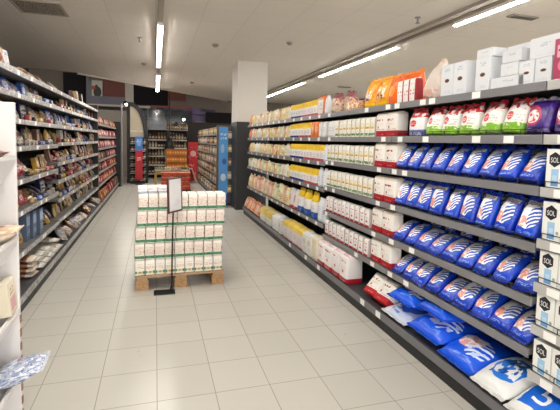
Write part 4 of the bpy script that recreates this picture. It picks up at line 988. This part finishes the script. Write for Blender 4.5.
# arched panel unit with jars
xa0, _ = at(127, 140, 14.4); xa1, _ = at(148, 140, 14.4); ztop = at(127, 102, 14.4)[1]; zmid = at(127, 137, 14.4)[1]
t = empty('arched_display_unit', ((xa0 + xa1) / 2, 14.4, 0)); tag(t, 'black arched display unit with a beige lit panel at the far aisle end', 'display unit')
w2 = (xa1 - xa0) / 2
newobj('post', B(-w2, -w2 + .1, -.05, .05, 0, ztop), M_black, t)
pts_in = []; pts_out = []
arc = [(k / 10) * PI / 2 for k in range(11)]
hh = ztop - zmid
outer = [(-w2 + .1 + (2 * w2 - .1) * math.sin(a), zmid + hh * math.cos(a)) for a in arc]
inner = [(-w2 + .1 + (2 * w2 - .23) * math.sin(a), zmid + (hh - .13) * math.cos(a)) for a in arc]
bm = bmesh.new(); prism(bm, outer + inner[::-1], 'y', -.05, .05); newobj('arch', bm, M_black, t)
bm = bmesh.new(); prism(bm, inner + [(-w2 + .1, zmid)], 'y', -.01, .01); newobj('arched_panel', bm, mat('arch_panel_beige', 'AEA28C', [('band', .18, .22, 'C9BFAE'), ('noise', 2, 2, .62, 'B5AA96')], rough=.45), t)
newobj('post', B(w2 - .09, w2, -.05, .05, 0, zmid), M_black, t)
newobj('plinth', B(-w2 + .1, w2 - .09, -.25, .05, 0, .1), M_black, t)
newobj('back_panel', B(-w2 + .1, w2 - .09, .0, .04, .1, zmid), M_backp, t)
jl = [zmid - .22 - k * .24 for k in range(6)]
for k, z in enumerate(jl): newobj('shelf', B(-w2 + .1, w2 - .09, -.22, 0, z, z + .02), mat('jar_shelf', 'B9B5AE', rough=.4), t)
M_glassjar = mat('jar_glass', '5A4A42', [('band', .2, .6, 'BDB2A2')], rough=.2, vary=.15)
jar = newobj('jar', loft([(0, .04, .04, 2), (.01, .045, .045, 2), (.1, .045, .045, 2), (.115, .036, .036, 2), (.125, .036, .036, 2)], 12), M_glassjar, link=False, smooth=True)
newobj('lid', loft([(.1255, .038, .038, 2), (.145, .038, .038, 2)], 12), mat('jar_lid', '8A7A6A', rough=.4, metal=.4), jar, link=False)
cxa = (xa0 + xa1) / 2
for k, z in enumerate(jl):
    for q in range(5):
        o = dup(jar); o.location = (cxa - w2 + .16 + q * .095, 14.4 - .13, z + .0205)
        tag(o, f'small jar, {ORD[q]} from the grey pole, {SHELF[k]} shelf of the arched unit', 'jar', 'jars in the arched unit')
# blue over red sign board standing before the arched unit
x0, z1 = at(135.2, 136.5, 14.0); x1, zb = at(142.6, 150.5, 14.0); _, z0 = at(139, 180, 14.0)
t = empty('sign_board', ((x0 + x1) / 2, 14.0, 0)); tag(t, 'narrow upright sign board, blue above red, before the arched unit', 'sign')
hw = (x1 - x0) / 2
newobj('blue_panel', B(-hw, hw, -.015, .015, zb, z1), mat('sign_blue', '3F78C4', [('ell', .5, .5, .3, .2, '7FA6DA'), ('text', .15, .85, .6, .85, 2, 6, 'C6D8EE')], rough=.5), t)
newobj('red_panel', B(-hw, hw, -.015, .015, z0, zb - .002), mat('sign_red', 'B82430', [('text', .2, .8, .66, .8, 2, 6, 'E8B0A8')], rough=.5), t)
newobj('foot', B(-hw, hw, -.12, .12, 0, .03), M_black, t); newobj('stem', B(-.03, .03, -.01, .01, .03, max(z0, .05)), M_black, t)

# drinks wall
M_lshelf = mat('drink_shelf', 'A9A39A', rough=.45)
bx0, _ = at(147, 150, 16.2); bx1, _ = at(188, 150, 16.2)
t = empty('drinks_shelving', ((bx0 + bx1) / 2, 16.4, 0)); tag(t, 'wide dark shelving of bottles along the far wall', 'shelving')
hw = (bx1 - bx0) / 2
newobj('back_panel', B(-hw, hw, .17, .2, 0, 1.8), mat('drinks_back', '2A2220', rough=.7), t)
for x in (-hw, -.02, hw - .04): newobj('upright', B(x, x + .04, -.2, .17, 0, 1.8), M_black, t)
dl = [.15, .48, .81, 1.12, 1.42]
for z in dl: 
    sh = newobj('shelf', B(-hw + .045, hw - .045, -.2, .165, z, z + .02), M_lshelf, t); newobj('price_rail', B(-hw + .045, hw - .045, -.212, -.2005, z - .015, z + .03), mat('drink_rail', 'C9C4BC', rough=.4), sh)
newobj('top_shelf', B(-hw, hw, -.2, .2, 1.8, 1.83), M_lshelf, t)
bots = []
for nm, c, cap in (('dark', '33261E', '6A2A26'), ('amber', '8A5A2A', 'C9A24A'), ('brown', '5A3226', 'B9B2A4'), ('pale', '9A8A6E', '5A2A4A')):
    b = newobj('drink_bottle', loft([(0, .036, .036, 2), (.01, .04, .04, 2), (.15, .04, .04, 2), (.19, .02, .02, 2), (.235, .015, .015, 2)], 10), mat('bottle_' + nm, c, [('band', .2, .5, 'B5A48A')], rough=.15, vary=.1), link=False, smooth=True)
    newobj('cap', loft([(.2355, .018, .018, 2), (.26, .018, .018, 2)], 10), mat('cap_' + nm, cap, rough=.4), b, link=False)
    bots.append((nm, b))
bxc = (bx0 + bx1) / 2
for k, z in enumerate(dl):
    for q in range(13):
        x = bxc - hw + .1 + q * (2 * hw - .2) / 12
        if abs(x - (bxc - .0)) < .06: continue
        nm, b = bots[(q // 3 + k) % 4]
        o = dup(b); o.location = (x, 16.28, z + .0205); tag(o, f'{nm} bottle, {ORD[q]} from the arched unit, {SHELF[4 - k]} shelf of the far drinks wall', 'bottle', 'bottles on the far wall')
for q in range(9):
    nm, b = bots[(1, 3, 1, 0, 1, 3, 2, 1, 3)[q]]
    o = dup(b); o.location = (bxc + .02 + q * .085, 16.3, 1.8305); tag(o, f'{nm} bottle on the very top of the drinks wall, {ORD[q]} from the middle', 'bottle', 'bottles on the far wall')

# orange juice display in steps
ox0, oz1 = at(165.5, 150, 15.2); ox1, _ = at(188, 150, 15.2)
t = empty('stepped_display', ((ox0 + ox1) / 2, 15.2, 0)); tag(t, 'wooden stepped display stacked with orange cartons in front of the drinks wall', 'display stand')
hw = (ox1 - ox0) / 2
M_crate = mat('display_wood', 'A8682E', rough=.6)
steps = [(.1, -.42), (.42, -.28), (.66, -.14), (.90, .0)]
newobj('frame', B(-hw, hw, .14, .17, 0, 1.12), M_crate, t)
for x in (-hw, hw - .03): newobj('side_panel', B(x, x + .03, -.45, .135, 0, .6), M_crate, t)
for z, y in steps: newobj('shelf', B(-hw + .031, hw - .031, y, .135, z - .02, z), M_crate, t)
M_oj = mat('orange_carton', 'DD842A', [('rect', .1, .9, .35, .65, 'EDB868'), ('band', .85, 1, 'B9601E')], rough=.45, vary=.12)
ojp = carton('orange_carton', .075, .075, .2, (M_oj, mat('orange_carton_top', 'C8742A', rough=.5)))
for k, (z, y) in enumerate(steps):
    for q in range(8):
        o = dup(ojp); o.location = ((ox0 + ox1) / 2 - hw + .08 + q * (2 * hw - .16) / 7, 15.2 + y + .06, z + .0005); tag(o, f'orange carton, {ORD[q]} from the wine corner, {SHELF[3 - k]} step of the stepped display', 'carton', 'orange display cartons')
# black cone-shaped display topper above it, standing for an unclear dark shape
xb, zb_ = at(169.5, 150, 15.6)
t = newobj('display_topper', loft([(zb_, .19, .19, 2), (zb_ + .3, .13, .13, 2), (zb_ + .42, .07, .07, 2), (zb_ + .45, .02, .02, 2), (CZ + 1.6, .012, .012, 2)], 20), M_black, smooth=False)
t.location = (xb, 15.75, 0); tag(t, 'black tapering display topper above the orange stepped display', 'display topper')

# red poster panel and folding board
rx0, rz1 = at(188.5, 142, 15.3); rx1, _ = at(198, 142, 15.3)
t = newobj('red_poster_panel', B(rx0, rx1, 15.3, 15.36, 0, rz1), mat('red_poster', 'C8282C', [('noise', 6, 9, .62, 'D8897F'), ('ell', .5, .7, .3, .08, 'E0B0A8'), ('band', 0, .03, '4A1216')], rough=.5)); tag(t, 'tall red poster panel with pale dots at the far aisle end', 'poster panel')
ax = 1.15
t = empty('folding_board', (ax, 14.4, 0)); tag(t, 'white and pink folding board standing like an inverted V by the red panel', 'sign')
for s in (-1, 1):
    bm = bmesh.new(); prism(bm, [(s * .02, .48), (s * .05, .48), (s * .24, 0), (s * .17, 0)], 'y', -.15, .15); newobj('leaf', bm, mat('board_pale', 'C9A9A0', rough=.6), t)
newobj('hinge', B(-.05, .05, -.15, .15, .4805, .495), M_white, t)

# produce table with yellow legs and the red net boxes
tx0, tz = at(154.5, 168, 12.9); tx1, _ = at(188, 168, 12.9)
t = empty('produce_table', ((tx0 + tx1) / 2, 12.9, 0)); tag(t, 'low table with yellow legs carrying shallow produce trays', 'table')
hw = (tx1 - tx0) / 2; M_yel = mat('yellow_leg', 'B99A34', rough=.5)
newobj('table_top', B(-hw, hw, -.4, .4, .5, .54), mat('table_grey', '8A8478', rough=.6), t)
for x in (-hw, hw - .06):
    for y in (-.4, .34): newobj('leg', B(x, x + .06, y, y + .06, 0, .4998), M_yel, t)
newobj('apron', B(-hw + .061, hw - .061, -.395, -.365, .44, .4998), M_yel, t)
PRD = [('greenish', '8E9464'), ('pale', 'C9BCA6'), ('pinkish', 'C08A80'), ('leafy', '5E7048')]
for k in range(4):
    nm, c = PRD[k]; x = (tx0 + tx1) / 2 - hw + .13 + k * (2 * hw - .26) / 3
    tr = empty('produce_tray', (x, 12.75, .5405)); tag(tr, f'shallow tray of {nm} produce on the yellow-legged table', 'tray', 'produce trays')
    newobj('tray_body', prism(bmesh.new(), [(-.1, 0), (.1, 0), (.12, .1), (.112, .1), (.095, .008), (-.095, .008), (-.112, .1), (-.12, .1)], 'y', -.2, .2), mat('tray_cream', 'B5A88E', rough=.6), tr)
    bm = bmesh.new()
    for a in range(3):
        for b in range(5):
            bmesh.ops.create_icosphere(bm, subdivisions=1, radius=.033, matrix=Matrix.Translation((-.062 + a * .062, -.15 + b * .075, .06 + rnd(0, .02))))
    pr = newobj('produce', bm, mat('produce_' + nm, c, rough=.6, vary=.1), tr, smooth=True); pr['kind'] = 'stuff'
nx0, nz1 = at(161, 174, 12.0); nx1, _ = at(190, 174, 12.0)
M_net = mat('red_net', 'B63A22', [('noise', 9, 9, .5, 'D2552E'), ('band', .0, .1, '8A2A1C'), ('band', .88, 1, 'D9A08A')], rough=.5, vary=.1)
netp = pack('red_net_pack', .135, .16, .125, (M_net, mat('red_net_top', 'C85A3E', rough=.5)), 230, n=16)
t = newobj('low_platform', B(nx0 - .02, nx1 + .02, 11.75, 12.25, 0, .06), mat('platform_dark', '3A2A24', rough=.7)); tag(t, 'low dark platform under the red packs behind the flour pallet', 'platform')
for l in range(4):
    for q in range(6):
        o = dup(netp); o.location = (nx0 + .07 + q * (nx1 - nx0 - .14) / 5, 11.86, .0605 + l * .126); tag(o, f'red orange net pack, {ORD[q]} from the snack side, {("bottom", "second", "third", "top")[l]} layer behind the pallet', 'pack', 'red net packs')

# right-hand far shelf run with the blue end panel
kwf = dict(xf=1.42, xb=1.7, xbase=1.38, base=.12)
LFAR = [1.6, 1.36, 1.12, .88, .64, .4]
for j, nm in enumerate(('first far shelving bay just behind the blue end panel', 'second far shelving bay behind the blue end panel', 'third far shelving bay behind the blue end panel', 'fourth far shelving bay, by the folding board')):
    bay(nm, 1, 9.4 + j * 1.4, 9.4 + (j + 1) * 1.4, LFAR, top=1.75, **kwf)
FARM = [('yellow', 'B9A050'), ('red', '8A2E2A'), ('cream', 'C2B8A4'), ('dark', '3A3230'), ('tan', '9A7A58'), ('white', 'C6C2BC')]
FP = []
for k, (nm, c) in enumerate(FARM):
    FP.append((nm, pack('grocery_packet', .13, .08, .17, (mat('far_packet_' + nm, c, [('ell', .5, .5, .3, .2, 'D8CDB8'), ('band', .8, .95, '6A4A3A')], rough=.5, vary=.12), mat('far_fold_' + nm, c, rough=.5)), 240 + k, n=12)))
for b in range(4):
    for i in range(7):
        for k in range(8):
            y = 9.4 + b * 1.4 + .1 + k * .17
            nm, p = FP[0 if (i == 0 and b < 3 and k % 3) else (k * 3 + i * 2 + b + (k * k) % 3) % 6]
            put(p, 1.435 if i < 6 else 1.395, y, S(i, LFAR) if i < 6 else .1405, FR, f'{nm} grocery packet, {ORD[k]} from near end, {SHELF[i]} shelf, {ORD[b]} bay behind blue panel', 'grocery packet', 'far grocery packets', yaw=rnd(-.08, .08), sc=rnd(.92, 1.03))
hp = newobj('header_panel', B(1.36, 1.40, 9.4, 15.0, 1.655, 1.86), mat('header_grey', 'A6A29C', rough=.6)); 
bpy.data.objects.remove(hp)
ex0, ez1 = at(217.5, 122, 9.2); ex1, _ = at(232, 122, 9.2)
t = empty('end_panel_display', ((ex0 + ex1) / 2, 9.25, 0)); tag(t, 'gondola end with a tall blue printed panel beside the dark column', 'end display')
hw = (ex1 - ex0) / 2
newobj('end_board', B(-hw, hw, .03, .06, 0, 1.8), mat('end_board_grey', '5A5654', rough=.6), t)
bxl, _ = at(219.5, 130, 9.2); bxr, _ = at(228.5, 130, 9.2); _, bzt = at(224, 127, 9.2)
pc = (ex0 + ex1) / 2
newobj('blue_panel', B(bxl - pc, bxr - pc, -.01, .015, .06, bzt), mat('end_blue', '4F97D8', [('band', .0, .12, '2C5EA6'), ('ell', .5, .34, .3, .05, 'C6D6E6'), ('ell', .4, .72, .2, .06, '8FB4DA'), ('ell', .6, .55, .25, .04, '2A62AE'), ('text', .15, .85, .84, .94, 2, 6, 'D2E0EE')], rough=.4), t)
newobj('base_shoe', B(-hw, hw, -.05, .029, 0, .055), M_black, t)
for k in range(5):
    z = .3 + k * .3
    newobj('side_clip_shelf', B(bxr - pc + .005, hw, -.09, .029, z, z + .012), M_shelf, t)
    o = dup(FP[(k * 2) % 6][1]); o.scale = (.7, .7, .9); o.location = ((bxr + ex1) / 2, 9.21, z + .0125); tag(o, f'{FP[(k * 2) % 6][0]} packet clipped beside the blue end panel, {ORD[k]} from the floor', 'grocery packet', 'packets beside the blue panel')

# ------------------------------------------------------------------ light from the rest of the shop
w = bpy.data.worlds.new('world'); SC.world = w; w.use_nodes = True
w.node_tree.nodes['Background'].inputs[0].default_value = (1.0, .97, .94, 1); w.node_tree.nodes['Background'].inputs[1].default_value = 1.9
